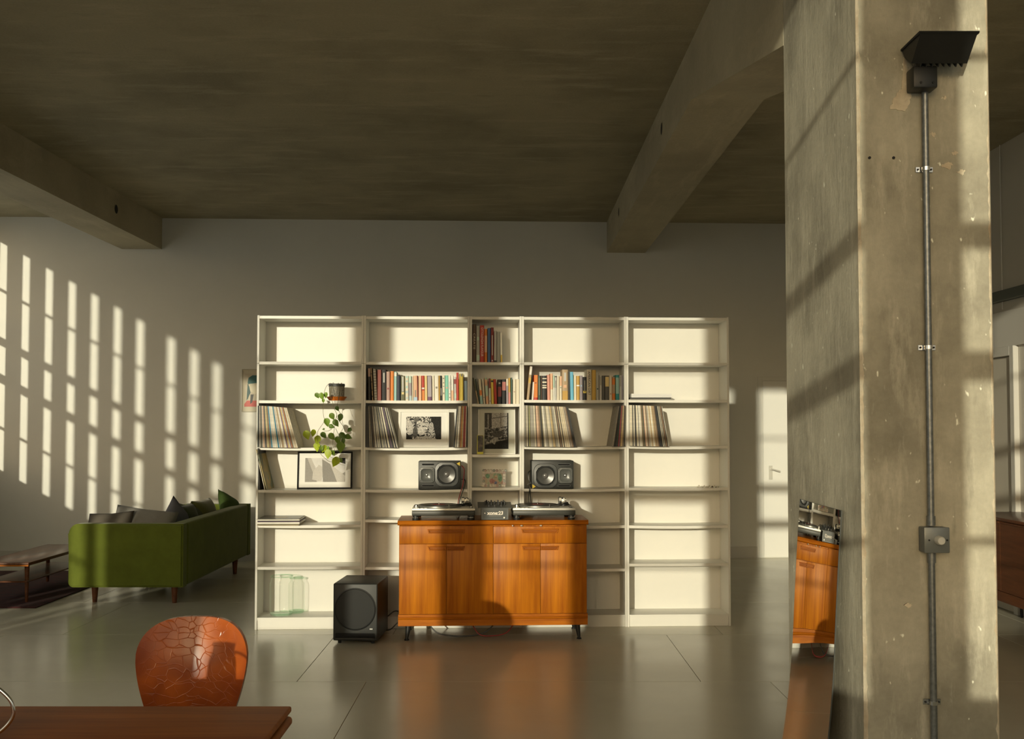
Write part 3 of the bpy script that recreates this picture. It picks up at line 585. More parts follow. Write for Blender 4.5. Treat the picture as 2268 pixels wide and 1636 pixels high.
record_row(0.0175, 0.323, 0.0175, 0.232, seq([(1,['dgreen']),(2,['black']),(1,['white']),(3,['olive','black']),(4,['grey','peach']),(2,['black']),(3,['lime','tan']),(3,['brown','orange']),(1,['blue']),(1,['blue']),(2,['white']),(5,['cream','white']),(2,['grey','blue']),(5,['white','cream','brown']),(2,['tan']),(3,['white']),(2,['purple']),(3,['gold','orange','white']),(2,['grey','purple']),(2,['orange','brown']),(6,['cream','grey','tan'])]), 0, 'in the row beside the trailing plant', 'records beside the trailing plant')
record_row(0.8285, 1.075, 0.8285, 0.989, seq([(6,['black'])]) + ['cream','black','cream','black','black','brown','black','grey','cream','black','grey','cream','black','cream','black','black','olive','cream','black','grey','black','cream','black','black','cream','cream','black','black','purple','black','black','black','cream','black','black','white'], 1, 'in the dark row left of the white frame', 'records left of the white frame')
record_row(1.497, 1.601, 1.523, 1.6035, ['black','black','cream','black','white','white','brown','brown','orange','gold','cream','red','red','red','white','black'], 1, 'in the short row right of the white frame', 'records right of the white frame')
record_row(2.0405, 2.440, 2.0405, 2.375, seq([(2,['grey','cream']),(1,['black']),(2,['cream']),(1,['black']),(3,['lime','olive']),(6,['grey','olive']),(2,['cream']),(1,['black']),(4,['peach']),(2,['red','brown']),(4,['olive','black']),(3,['cream','white']),(4,['grey','olive','cream']),(4,['cream']),(2,['black','grey']),(3,['gold','tan']),(4,['grey','olive']),(2,['cream']),(3,['black','brown']),(5,['tan','cream','black']),(6,['cream','tan']),(5,['brown','cream','grey']),(4,['black'])]), 3, 'in the long row below the American Dirt book', 'records in the long row')
record_row(2.712, 2.813, 2.765, 2.8145, ['grey','grey','black','black','black','dgreen','black','red','purple','brown','gold','tan','brown','olive','black'], 3, 'in the leaning group against the right bookcase side', 'records leaning right')
record_row(2.850, 3.155, 2.850, 3.101, seq([(4,['cream','white']),(2,['black','grey']),(2,['cream','grey']),(2,['black']),(3,['white','cream']),(1,['black']),(4,['white','cream']),(4,['olive','brown','black']),(3,['peach','cream']),(4,['grey','brown','olive']),(6,['cream','tan','white']),(6,['tan','brown','gold']),(4,['olive','brown','black']),(4,['cream','white','black']),(3,['black','brown']),(2,['white','black'])]), 4, 'in the row of the rightmost bookcase', 'records in the rightmost bookcase')
# leaning pair on the lower left shelf
record(0.030, 0.006, rec_mat('black'), sag_at(0, 4, .03), -0.045, 'black record sleeve leaning at the left end below the record row', None, -0.03)
cov = print_mat('cover_print', [(.10,.13,.09), (.16,.19,.12), (.50,.34,.10), (.20,.24,.15)], 9, (1, 1, 0.7))
record(0.086, 0.006, cov, sag_at(0, 4, .09), -0.245, 'green and orange record cover leaning below the record row', None, -0.03)
record(0.072, 0.005, rec_mat('cream'), sag_at(0, 4, .07), -0.225, 'cream-edged record sleeve tucked behind the green and orange cover', None, -0.03)
# flat pile of records
zz = sag_at(0, 5, 0.2)
pile = [('tan', 0.004, .017, -.030, 'lowest tan record sleeve of the flat pile'), ('olive', 0.008, .018, -.040, 'olive record sleeve low in the flat pile'), ('white', 0.013, .017, -.045, 'thick white record sleeve in the middle of the flat pile'), ('purple', 0.004, .025, -.042, 'thin purple record sleeve in the flat pile'), ('black', 0.006, .018, -.040, 'black record sleeve near the top of the flat pile'), ('white', 0.008, .017, -.046, 'white-edged record sleeve near the flat pile top')]
z = zz + 0.001
for i, (c, th, u, v, lab) in enumerate(pile):
    b2 = nb(); box(b2, 0, 0.314, 0, 0.314, 0, th, 0.0008, 1); o = obj('record_sleeve', b2, rec_mat(c)); tag(o, lab, 'record', 'flat pile of records')
    o.location = L(u + 0.004*(i % 3), v, z); o.rotation_euler = (0, 0, A + 0.02*(i % 2)); z += th + 0.0006
o = thing('record_sleeve', 'grey record sleeve with pale round hole topping the flat pile', 'record', L(0.018, -0.044, z), A+0.01, 'flat pile of records')
b2 = nb(); box(b2, 0, 0.314, 0, 0.314, 0, 0.004, 0.0008, 1); obj('sleeve', b2, mat('sleeve_slate', (0.16, 0.155, 0.13), 0.35), o)
b2 = nb(); cyl(b2, (0.157, 0.157, 0.0035), (0.157, 0.157, 0.0044), 0.052, seg=32); obj('centre_label', b2, rec_mat('cream'), o)
# papers on the right bookcase
zz = sag_at(4, 2, 3.0) + 0.001
for i, (u, v, wd, dp, th, c, lab) in enumerate([(2.858, -0.012, .345, .25, .006, 'grey', 'wide grey card folder under the pile of papers'), (2.862, 0.01, .32, .24, .009, 'black', 'black ring binder in the pile of papers'), (2.872, 0.004, .312, .235, .030, 'white', 'thick white paper pad topping the pile of papers')]):
    b2 = nb(); box(b2, 0, wd, 0, dp, 0, th, 0.001, 1); o = obj(['card_folder', 'ring_binder', 'paper_pad'][i], b2, M_white_p if c == 'white' else (rec_mat(c))); tag(o, lab, ['folder', 'binder', 'paper'][i]); o.location = L(u, v, zz); o.rotation_euler = (0, 0, A - 0.01*i); zz += th + 0.0008
    if i == 2:
        for q in range(3):
            b3 = nb(); box(b3, 0.004, wd-0.004, -0.0006, 0.01, th*(0.2+0.25*q), th*(0.24+0.25*q)); obj('page_edge', b3, mat('edge_grey', (.30, .30, .36), .7), o)
# beads
t = thing('bead_necklace', 'small string of pale and dark beads lying on the rightmost bookcase', 'necklace', L(3.39, 0.03, sag_at(4, 4, 3.47)), A)
rb = random.Random(5)
for i in range(22):
    rr = rb.uniform(0.004, 0.0075); b2 = nb(); ball(b2, (0.008*i + rb.uniform(-.002, .002), 0.012*math.sin(i*0.9) + 0.02, rr + (0.008 if i % 5 == 2 else 0)), rr, 8, 6)
    obj('bead', b2, mat('bead_pale', (.62, .58, .48), .25) if i < 13 or i % 3 else mat('bead_dark', (.10, .07, .05), .25), t)

# ------------------------------------------------------------------ framed pictures
def framed(label, u0, u1, z0, z1, v_foot, lean, fw, m_frame, art, art_rect, mat_m=None, glass=True, name='framed_photograph', wavy=0):
    """front leans back; local x right, y back, z up along the frame."""
    wd, hh = u1-u0, z1-z0; t = thing(name, label, 'picture', L(u0, v_foot, z0), A); t.rotation_euler = Euler((-lean, 0, A))
    bm = nb(); d = 0.016
    for (a, b_, c, e) in ((0, wd, 0, fw), (0, wd, hh-fw, hh), (0, fw, fw, hh-fw), (wd-fw, wd, fw, hh-fw)): box(bm, a, b_, 0, d, c, e, 0.0012, 1)
    obj('frame', bm, m_frame, t)
    b2 = nb(); box(b2, fw, wd-fw, 0.007, d-0.001, fw, hh-fw); obj('mount', b2, mat_m or M_white_p, t)
    a0, a1, c0, c1 = art_rect
    pr = bpy.data.objects.new('print', None)
    b2 = nb(); box(b2, 0, wd*(a1-a0), 0.0, 0.0008, 0, hh*(c1-c0)); o = obj('print', b2, art, t); o.location = (wd*a0, 0.0060, hh*c0)
    return t, o, wd*(a1-a0), hh*(c1-c0)
def shapes(par, w_, h_, lst, grain=0.55):
    """flat printed areas of a picture, polygons in 0..1 of the print"""
    for i, (pts, c) in enumerate(lst):
        b2 = nb(); prism(b2, [(p[0]*w_, p[1]*h_) for p in pts], -0.0002-0.00012*(i % 6), 0.0002, 'y')
        for f in list(b2.faces):
            if len(f.verts) > 4: bmesh.ops.triangulate(b2, faces=[f])
        obj('printed_area', b2, mat('ink_%d_%d_%d_%d' % (c[0]*99, c[1]*99, c[2]*99, grain*99), c, 0.75, noise=(90, grain), spec=0.2), par)
def blob(cx, cy, rx, ry, n=14, wob=0.12, seed=0, rot=0):
    r_ = random.Random(seed); out = []
    for i in range(n):
        t = 2*PI*i/n; k_ = 1 + r_.uniform(-wob, wob); x, y = rx*k_*math.cos(t), ry*k_*math.sin(t); out.append((cx+x*math.cos(rot)-y*math.sin(rot), cy+x*math.sin(rot)+y*math.cos(rot)))
    return [(min(1, max(0, a)), min(1, max(0, b))) for a, b in out]
g_ = lambda v: (v, v*0.95, v*0.88)
F1, o, pw, ph = framed('black framed soft grey photograph of a hand, behind the trailing plant', 0.288, 0.712, sag_at(0, 4, .3)+.001, 1.342, 0.135, 0.10, 0.0125, M_black_f, mat('photo_mid', g_(.42), .35, noise=(5, .25)), (.14, .87, .19, .83))
shapes(o, pw, ph, [([(0, 0), (.30, 0), (.22, .45), (.10, 1), (0, 1)], g_(.34)), ([(.05, 1), (.14, 1), (.30, .45), (.22, .30)], g_(.52)), ([(.18, .1), (.40, .02), (.48, .55), (.34, .72), (.2, .42)], g_(.58)), ([(.42, .95), (.62, .75), (.80, 0), (.45, 0), (.44, .5)], g_(.29)), ([(.62, .78), (.72, .62), (1, .25), (.98, 0), (.80, 0)], g_(.55)), ([(.78, 1), (1, 1), (1, .75), (.86, .82)], g_(.05)), ([(.30, .62), (.42, .60), (.38, .28), (.31, .30)], g_(.62)), ([(.80, .22), (1, .42), (1, .05), (.85, .02)], g_(.33))], 0.08)
F2, o, pw, ph = framed('white framed black and white photograph of a crowd, between records', 1.068, 1.462, sag_at(1, 3, 1.2)+.001, 1.668, 0.105, 0.13, 0.019, M_shelf, print_mat('photo_crowd', [g_(.006), g_(.05), g_(.42), g_(.70)], 62, (1, 1, 1), [.40, .48, .53, .62], 1.2, .7), (.155, .845, .215, .82))
shapes(o, pw, ph, [(blob(.10, .55, .09, .36, seed=2, wob=.08, rot=.1), g_(.55)), ([(.72, 1), (1, 1), (1, .0), (.86, .0), (.80, .5), (.70, .85)], g_(.025)), (blob(.42, .38, .12, .20, seed=3), g_(.58)), (blob(.45, .68, .08, .09, seed=8), g_(.56)), (blob(.72, .5, .07, .28, seed=4), g_(.40)), (blob(.26, .30, .07, .26, seed=5), g_(.10)), ([(.86, .55), (.90, .56), (.95, .28), (.87, .25)], g_(.62)), (blob(.42, .18, .11, .08, seed=6), g_(.03)), ([(0, 0), (.2, 0), (.12, .12), (0, .3)], g_(.03)), ([(.2, .0), (.8, .0), (.7, .14), (.3, .12)], g_(.50)), (blob(.28, .86, .08, .1, seed=7, wob=.3), g_(.16)), (blob(.60, .62, .05, .08, seed=17, wob=.2), g_(.5))])
F3, o, pw, ph = framed('white framed dark interior photograph, on the narrow bookcase', 1.688, 1.978, sag_at(2, 3, 1.8)+.001, 1.678, 0.10, 0.115, 0.007, mat('white_frame', (.80, .79, .75), .3), print_mat('photo_room', [g_(.01), g_(.06), g_(.20), g_(.42)], 45, (1, 1, 1.2), [.38, .48, .55, .66], .8, .7), (.175, .815, .115, .905), mat('mount_grey', (.55, .55, .48), .6))
shapes(o, pw, ph, [([(.30, 1), (.97, 1), (.97, .64), (.30, .56)], g_(.45)), ([(.67, 1), (.69, 1), (.69, .62), (.67, .62)], g_(.10)), ([(.30, .86), (.97, .92), (.97, .90), (.30, .84)], g_(.14)), ([(.0, 0), (1, 0), (1, .26), (.6, .22), (.3, .14), (0, .1)], g_(.025)), ([(.2, .22), (.5, .36), (.58, .32), (.42, .12)], g_(.36)), (blob(.55, .42, .24, .10, seed=12), g_(.10)), ([(0, .6), (.29, .6), (.29, 1), (0, 1)], g_(.09)), ([(.12, .55), (.18, .55), (.18, .96), (.12, .96)], g_(.30)), ([(.95, 0), (1, 0), (1, 1), (.95, 1)], g_(.02))])
F4, o, pw, ph = framed('small patchwork ceramic picture frame with pastel print, narrow bookcase', 1.722, 1.902, sag_at(2, 4, 1.8)+.001, 1.194, 0.10, 0.12, 0.022, print_mat('ceramic_mosaic', [(.30, .28, .26), (.62, .58, .50), (.55, .42, .38), (.68, .64, .54)], 60, (1, 1, 1), None, .2, .25), print_mat('pastel_print', [(.20, .42, .26), (.52, .50, .40), (.55, .44, .32), (.46, .22, .22)], 22, (1, 1, 1)), (.12, .88, .16, .84))
shapes(o, pw, ph, [(blob(.38, .3, .13, .25, seed=31), (.50, .27, .25)), (blob(.60, .14, .09, .13, seed=32), (.25, .28, .45)), (blob(.14, .75, .12, .2, seed=33), (.24, .42, .30)), (blob(.84, .55, .12, .35, seed=34), (.28, .50, .36)), (blob(.58, .65, .10, .12, seed=35), (.62, .48, .34))])
rw = random.Random(9)
for i in range(28):
    s_ = i/28; per = 2*(0.18+0.136); d_ = s_*per
    if d_ < .18: p = (d_, .010)
    elif d_ < .18+.136: p = (.170, d_-.18)
    elif d_ < .36+.136: p = (.18-(d_-.316), .126)
    else: p = (.010, .136-(d_-.496))
    b2 = nb(); ball(b2, (p[0], 0.002, max(.009, min(.127, p[1]))), 0.011+rw.random()*0.002, 8, 6, (1, .45, 1)); obj('mosaic_lump', b2, col_mat([(.62, .58, .5), (.5, .38, .34), (.36, .38, .34), (.66, .62, .54)][i % 4], .25), F4)
o = thing('picture_card', 'small yellow picture card propped in front of the white frame', 'card', L(1.679, 0.055, sag_at(2, 3, 1.7)+.001), A); o.rotation_euler = Euler((-.08, 0, A))
b2 = nb(); box(b2, 0, .048, 0, .010, 0, .147, .001, 1); obj('cover', b2, mat('acid_yellow', (.62, .58, .02), .4), o)
b2 = nb(); box(b2, .005, .046, -.0006, .002, .018, .145); obj('photo', b2, print_mat('dark_photo', [g_(.03), g_(.08), (.22, .16, .13)], 40), o)
# poster on the back wall
px0, px1, pz0, pz1 = -3.095, -2.72, 1.695, 2.185
t = thing('wall_poster', 'pale framed print of a dark-haired figure on the back wall', 'picture', (px0, yw(px0)-0.004, pz0), math.atan(0.0458))
bm = nb(); 
for (a, b_, c, e) in ((0, .375, 0, .010), (0, .375, .48, .49), (0, .010, .010, .48), (.365, .375, .010, .48)): box(bm, a, b_, -0.012, 0, c, e, .001, 1)
obj('frame', bm, mat('pale_wood', (.48, .44, .34), .5), t)
b2 = nb(); box(b2, .01, .365, -.007, -.001, .01, .48); o = obj('paper', b2, mat('paper_cream', (.60, .55, .42), .6), t)
def pshape(pts, c, d):
    b2 = nb(); prism(b2, pts, -.0072-d, -.0066, 'y')
    for f in list(b2.faces):
        if len(f.verts) > 4: bmesh.ops.triangulate(b2, faces=[f])
    obj('printed_area', b2, mat('pink_%d_%d_%d' % (c[0]*99, c[1]*99, c[2]*99), c, .5), t)
pshape([(.035, .06), (.34, .06), (.34, .44), (.035, .44)], (.55, .48, .36), .0001)
pshape([(.03, .06), (.03, .09), (.06, .13), (.30, .13), (.33, .06)], (.55, .10, .08), .0002)
pshape([(.065, .34), (.075, .39), (.12, .42), (.19, .42), (.24, .38), (.25, .30), (.20, .27), (.075, .27), (.07, .31)], (.02, .13, .13), .0003)
pshape([(.075, .32), (.085, .25), (.15, .20), (.21, .25), (.22, .30), (.16, .33)], (.66, .60, .44), .0004)
pshape([(.065, .32), (.085, .29), (.10, .22), (.085, .19), (.07, .15), (.055, .13)], (.03, .09, .09), .0005)
pshape([(.10, .20), (.135, .20), (.12, .11), (.095, .09)], (.07, .07, .07), .0005)

# ------------------------------------------------------------------ trailing plant
LEAVES = [(471,1767,42,-60,1),(505,1761,51,-80,0),(533,1770,42,-100,0),(517,1728,28,-90,0),(622,1669,37,-60,2),(584,1609,51,-60,0),(639,1600,56,-110,1),(543,1563,60,-70,0),(609,1558,56,-60,1),(578,1535,42,-20,1),(516,1515,19,200,1),(393,1467,65,-70,3),(441,1483,51,-95,3),(519,1467,51,-45,1),(710,1508,37,-140,2),(583,1457,56,-50,0),(624,1427,56,-75,0),(667,1462,60,-40,2),(706,1457,51,-15,1),(670,1425,37,-70,2),(471,1432,60,-110,3),(467,1377,65,-95,3),(501,1370,42,-70,1),(517,1363,56,-110,3),(554,1324,65,-95,3),(590,1333,42,-70,0),(647,1375,79,-90,0),(609,1265,74,-110,3),(650,1278,37,-60,0),(549,1370,28,-90,0)]
VINES = [[(551,1869),(529,1844),(522,1798),(516,1729),(513,1669),(516,1614),(523,1577),(474,1499),(472,1457),(474,1421)],[(570,1867),(568,1775),(577,1729),(596,1669),(615,1632),(615,1604)],[(613,1867),(632,1798),(623,1733),(619,1687),(637,1641),(651,1632)],[(615,1632),(606,1581),(597,1512),(588,1443),(589,1397),(600,1356)],[(606,1522),(625,1485),(643,1471)],[(579,1517),(551,1503),(519,1501)],[(483,1462),(488,1402),(493,1333),(525,1301),(553,1274),(580,1269)],[(553,1315),(598,1292),(621,1283)],[(615,1604),(642,1568),(666,1531),(675,1494)],[(641,1867),(637,1789),(628,1733)]]
PU, PV, PZ0 = 0.597, 0.078, sag_at(0, 2, .6) + 0.001
t = thing('trailing_plant', 'trailing heart-leaved plant in a woven pot on an orange saucer', 'plant', L(PU, PV, PZ0), A)
bm = nb(); lathe(bm, [(0, 0), (.056, 0), (.062, .006), (.077, .026), (.079, .030), (.075, .030), (.060, .010), (0, .008)], 40); obj('saucer', bm, mat('orange_glaze', (.60, .17, .02), .35), t)
def cane(name):
    m = bpy.data.materials.new(name); m.use_nodes = True; n = m.node_tree; b_ = n.nodes['Principled BSDF']; b_.inputs['Roughness'].default_value = .5
    tc = n.nodes.new('ShaderNodeTexCoord'); vo = n.nodes.new('ShaderNodeTexVoronoi'); vo.feature = 'DISTANCE_TO_EDGE'; vo.inputs['Scale'].default_value = 210; n.links.new(tc.outputs['Object'], vo.inputs['Vector'])
    rp = n.nodes.new('ShaderNodeValToRGB'); e = rp.color_ramp.elements; e[0].position = .06; e[0].color = (.035, .03, .022, 1); e[1].position = .2; e[1].color = (.52, .48, .38, 1); n.links.new(vo.outputs['Distance'], rp.inputs[0]); n.links.new(rp.outputs[0], b_.inputs['Base Color'])
    bp = n.nodes.new('ShaderNodeBump'); bp.inputs['Strength'].default_value = .5; bp.inputs['Distance'].default_value = .002; bp.invert = True; n.links.new(vo.outputs['Distance'], bp.inputs['Height']); n.links.new(bp.outputs[0], b_.inputs['Normal']); return m
bm = nb(); lathe(bm, [(0, .010), (.053, .010), (.0575, .03), (.0600, .115), (.0575, .115), (.0555, .03), (0, .02)], 44); obj('pot', bm, cane('woven_pot'), t)
bm = nb(); lathe(bm, [(.0595, .108), (.0625, .110), (.0625, .127), (.0600, .130), (.0575, .130), (.0570, .108)], 44); obj('rim', bm, mat('pot_rim', (.05, .055, .055), .5), t)
bm = nb(); lathe(bm, [(0, .104), (.057, .104)], 32); obj('soil', bm, mat('soil', (.03, .022, .015), .95, bump=(80, .5)), t)
M_stem = mat('vine_stem', (.16, .14, .06), .6)
def loc_p(u, z, v): return (u/1000-PU, v-PV, z/1000-PZ0)
for vi, vn in enumerate(VINES):
    pts = []
    for (u, z) in vn:
        v = -0.055 if z < 1800 else (-0.055 + (z-1800)/70*0.105)
        pts.append(loc_p(u, z, v + 0.012*math.sin(u*.13+vi)))
    if vn[0][1] > 1860: pts.insert(0, (pts[0][0]*.5, 0.02, .118)); pts[1] = (pts[1][0], pts[1][1], .134)
    bm = nb(); tube(bm, pts, 0.0016, 6, 5); obj('vine', bm, M_stem, t)
LM = [mat('leaf_mid', (.20, .33, .035), .4, noise=(30, .15), coat=.2), mat('leaf_dark', (.14, .25, .035), .4, noise=(30, .15), coat=.2), mat('leaf_deep', (.10, .19, .03), .42, noise=(30, .15)), mat('leaf_bright', (.40, .50, .025), .42, noise=(30, .12))]
for m_ in LM:
    b_ = m_.node_tree.nodes['Principled BSDF']
    b_.inputs['Transmission Weight'].default_value = 0.0; b_.inputs['Subsurface Weight'].default_value = 0.0
rl = random.Random(21)
def leaf_mesh(ln, m):
    bm = nb(); n = 9; rows_ = []
    prof = [(0, .02), (.06, .30), (.16, .46), (.32, .52), (.50, .45), (.68, .31), (.84, .15), (.94, .05), (1, .005)]
    fold, bend, curl = rl.uniform(.10, .30), rl.uniform(-.5, .5), rl.uniform(.15, .5)
    for s_, w_ in prof:
        back = -0.10*max(0, .16-s_)/.16
        z = -curl*s_*s_*ln*.5
        rows_.append([bm.verts.new((k_*w_*ln*.78, (s_ + (back if abs(k_) > .5 else 0))*ln, z + abs(k_)*w_*fold*ln + bend*k_*k_*w_*ln*.1)) for k_ in (-1, -.5, 0, .5, 1)])
    for a, b_ in zip(rows_, rows_[1:]):
        for i in range(4): bm.faces.new((a[i], a[i+1], b_[i+1], b_[i]))
    return to_mesh('leaf', bm, m, 60)
for i, (u, z, ln, ang, tn) in enumerate(LEAVES):
    ln = ln/1000*1.08
    o = bpy.data.objects.new('leaf', leaf_mesh(ln, LM[tn])); C.objects.link(o); o.parent = t
    d = R(ang); yaw = rl.uniform(-.7, .7); c = Vector(loc_p(u, z, -0.062 + rl.uniform(-.025, .02)))
    axis = Vector((math.cos(d), 0, math.sin(d)))           # tip direction in the shelf plane
    nrm = Vector((math.sin(yaw), -math.cos(yaw), rl.uniform(-.1, .5))); nrm = (nrm - axis*nrm.dot(axis)).normalized(); xx = axis.cross(nrm)
    Mx = Matrix((xx, axis, nrm)).transposed().to_4x4(); Mx.translation = c - axis*ln*.5; o.matrix_local = Mx

# ------------------------------------------------------------------ glass jars
G = glass_mat('green_glass', (.985, .992, .98)); G2 = glass_mat('green_glass_thick', (.88, .95, .90))
def jar(u, v, r, h, label, mouth):
    t = thing('glass_jar', label, 'jar', L(u, v, SH_BOT), A, 'glass jars on the bottom shelf')
    bm = nb(); lathe(bm, [(r*.80, .004), (r*.93, .012), (r*.99, .03), (r, .06), (r, h*.80), (r*.97, h*.84), (mouth, h*.89), (mouth, h*.96), (mouth+.006, h*.975), (mouth+.006, h)], 48); obj('body', bm, G, t)
    bm = nb(); lathe(bm, [(0, .003), (r*.78, .001), (r*.90, .006), (r*.955, .016), (r*.93, .020), (r*.7, .009), (0, .012)], 48); obj('base', bm, G2, t)
    bm = nb(); lathe(bm, [(mouth-.002, h*.97), (mouth+.006, h*.975), (mouth+.008, h*.99), (mouth+.005, h+.001), (mouth-.002, h+.001), (mouth-.002, h*.97)], 48); obj('rim', bm, G2, t)
SH_BOT = 0.081 + 0.0115
jar(0.182, 0.112, 0.090, 0.300, 'large greenish glass jar at front of the bottom left shelf', 0.079)
jar(0.282, 0.200, 0.062, 0.272, 'slimmer clear glass jar standing behind the large green one', 0.048)

# ------------------------------------------------------------------ sideboard with the decks
CU0, CU1, CV = 1.107, 2.478, -0.45
cw = CU1-CU0
t = thing('teak_sideboard', 'warm teak sideboard with drawers and black legs under the turntables', 'sideboard', L(CU0, CV), A)
bm = nb(); box(bm, .006, cw-.006, .022, .435, .105, .822, .002, 1); obj('carcass', bm, M_teak, t)
bm = nb(); prof = [(.44, .824), (.44, .858), (.008, .858), (.001, .852), (-.004, .842), (-.001, .831), (.008, .824)]
prism(bm, prof, -.004, cw+.004, 'x'); obj('top', bm, M_teak_h, t)
dx = [.0085, .3465, .684, 1.0255, cw-.0085]
def front_panel(par, name, x0, x1, z0, z1):
    e = bpy.data.objects.new(name, None); C.objects.link(e); e.parent = par; e.location = (x0, 0, z0)
    b2 = nb(); box(b2, .0012, x1-x0-.0012, .002, .022, .0012, z1-z0-.0012, .0015, 2); obj('panel', b2, M_teak, e); return e
def grip(par, x0, x1, z, half=0):
    """routed pull: a raised lip with a hollow inside; half = which side is cut off at the meeting stile"""
    n = 10; hz = .0155; b2 = nb(); 
    out = [(x0, z+hz), (x1, z+hz), (x1-.010, z-hz), (x0+.010, z-hz)]
    if half == 1: out = [(x0, z+hz), (x1, z+hz), (x1, z-hz), (x0+.010, z-hz)]
    if half == -1: out = [(x0, z+hz), (x1, z+hz), (x1-.010, z-hz), (x0, z-hz)]
    cx, cz = sum(p[0] for p in out)/4, z
    inn = [(cx + (p[0]-cx)*(1-.016/(x1-x0)) , cz + (p[1]-cz)*.58) for p in out]
    A_ = [b2.verts.new((p[0], .0016, p[1])) for p in out]; B_ = [b2.verts.new((p[0], -.0085, p[1])) for p in [(cx+(q[0]-cx)*.985, cz+(q[1]-cz)*.84) for q in out]]; D_ = [b2.verts.new((p[0], -.0085, p[1])) for p in inn]; E_ = [b2.verts.new((cx+(p[0]-cx)*.98, .0012, cz+(p[1]-cz)*.72)) for p in inn]
    for P, Q in ((A_, B_), (B_, D_), (D_, E_)):
        for i in range(4): b2.faces.new((P[i], P[(i+1) % 4], Q[(i+1) % 4], Q[i]))
    g_o = obj('handle', b2, M_teak_h, par)
    b3 = nb(); b3.faces.new([b3.verts.new((v[0], .0013, v[1])) for v in [(cx+(p[0]-cx)*.98, cz+(p[1]-cz)*.72) for p in inn]]); obj('finger_recess', b3, M_recess_shade, g_o); return g_o
for k_ in range(2):
    x0, x1 = (dx[0], dx[2]) if k_ == 0 else (dx[2], dx[4])
    e = front_panel(t, 'drawer', x0, x1, .693, .820 - (.006 if k_ else 0)); c = (.346 if k_ == 0 else 1.0235) - x0; grip(e, c-.136, c+.136, .090-.002)
for k_ in range(4):
    x0, x1 = dx[k_], dx[k_+1]; e = front_panel(t, 'door', x0, x1, .188, .690); s_ = 1 if k_ % 2 == 0 else -1
    if s_ == 1: grip(e, x1-x0-.134, x1-x0-.001, .470, 1)
    else: grip(e, .001, .134, .470, -1)
bm = nb(); prism(bm, [(.44, .186), (.44, .104), (.006, .104), (.006, .148), (.001, .152), (-.002, .158), (.001, .163), (.008, .166), (.008, .186)], .002, cw-.002, 'x'); obj('plinth_moulding', bm, M_teak_h, t)
for x, y, sx, sy in ((.075, .035, -.4, -.4), (cw-.075, .035, .4, -.4), (.075, .40, -.4, .4), (cw-.075, .40, .4, .4)):
    e = bpy.data.objects.new('leg', None); C.objects.link(e); e.parent = t
    b2 = nb(); cyl(b2, (x, y, .104), (x+sx*.03, y+sy*.02, .010), .021, .011, 16); cyl(b2, (x, y, .100), (x, y, .1045), .028, .028, 16); obj('post', b2, M_black, e)
    b2 = nb(); cyl(b2, (x+sx*.03, y+sy*.02, .0), (x+sx*.033, y+sy*.02, .011), .019, .014, 16); obj('foot', b2, M_blackm, e)
TZ = 0.8585
# white caps peeping out of the drawer gap
for x_, c in ((.825, (.75, .73, .68)), (.89, (.5, .47, .4)), (1.03, (.55, .55, .5))):
    o = nb(); ball(o, (0, 0, 0), .006, 10, 6, (1.6 if x_ != .825 else 1, 1, .8)); o = obj('drawer_oddment', o, col_mat(c, .4), t); o.location = (x_, .006, .819)

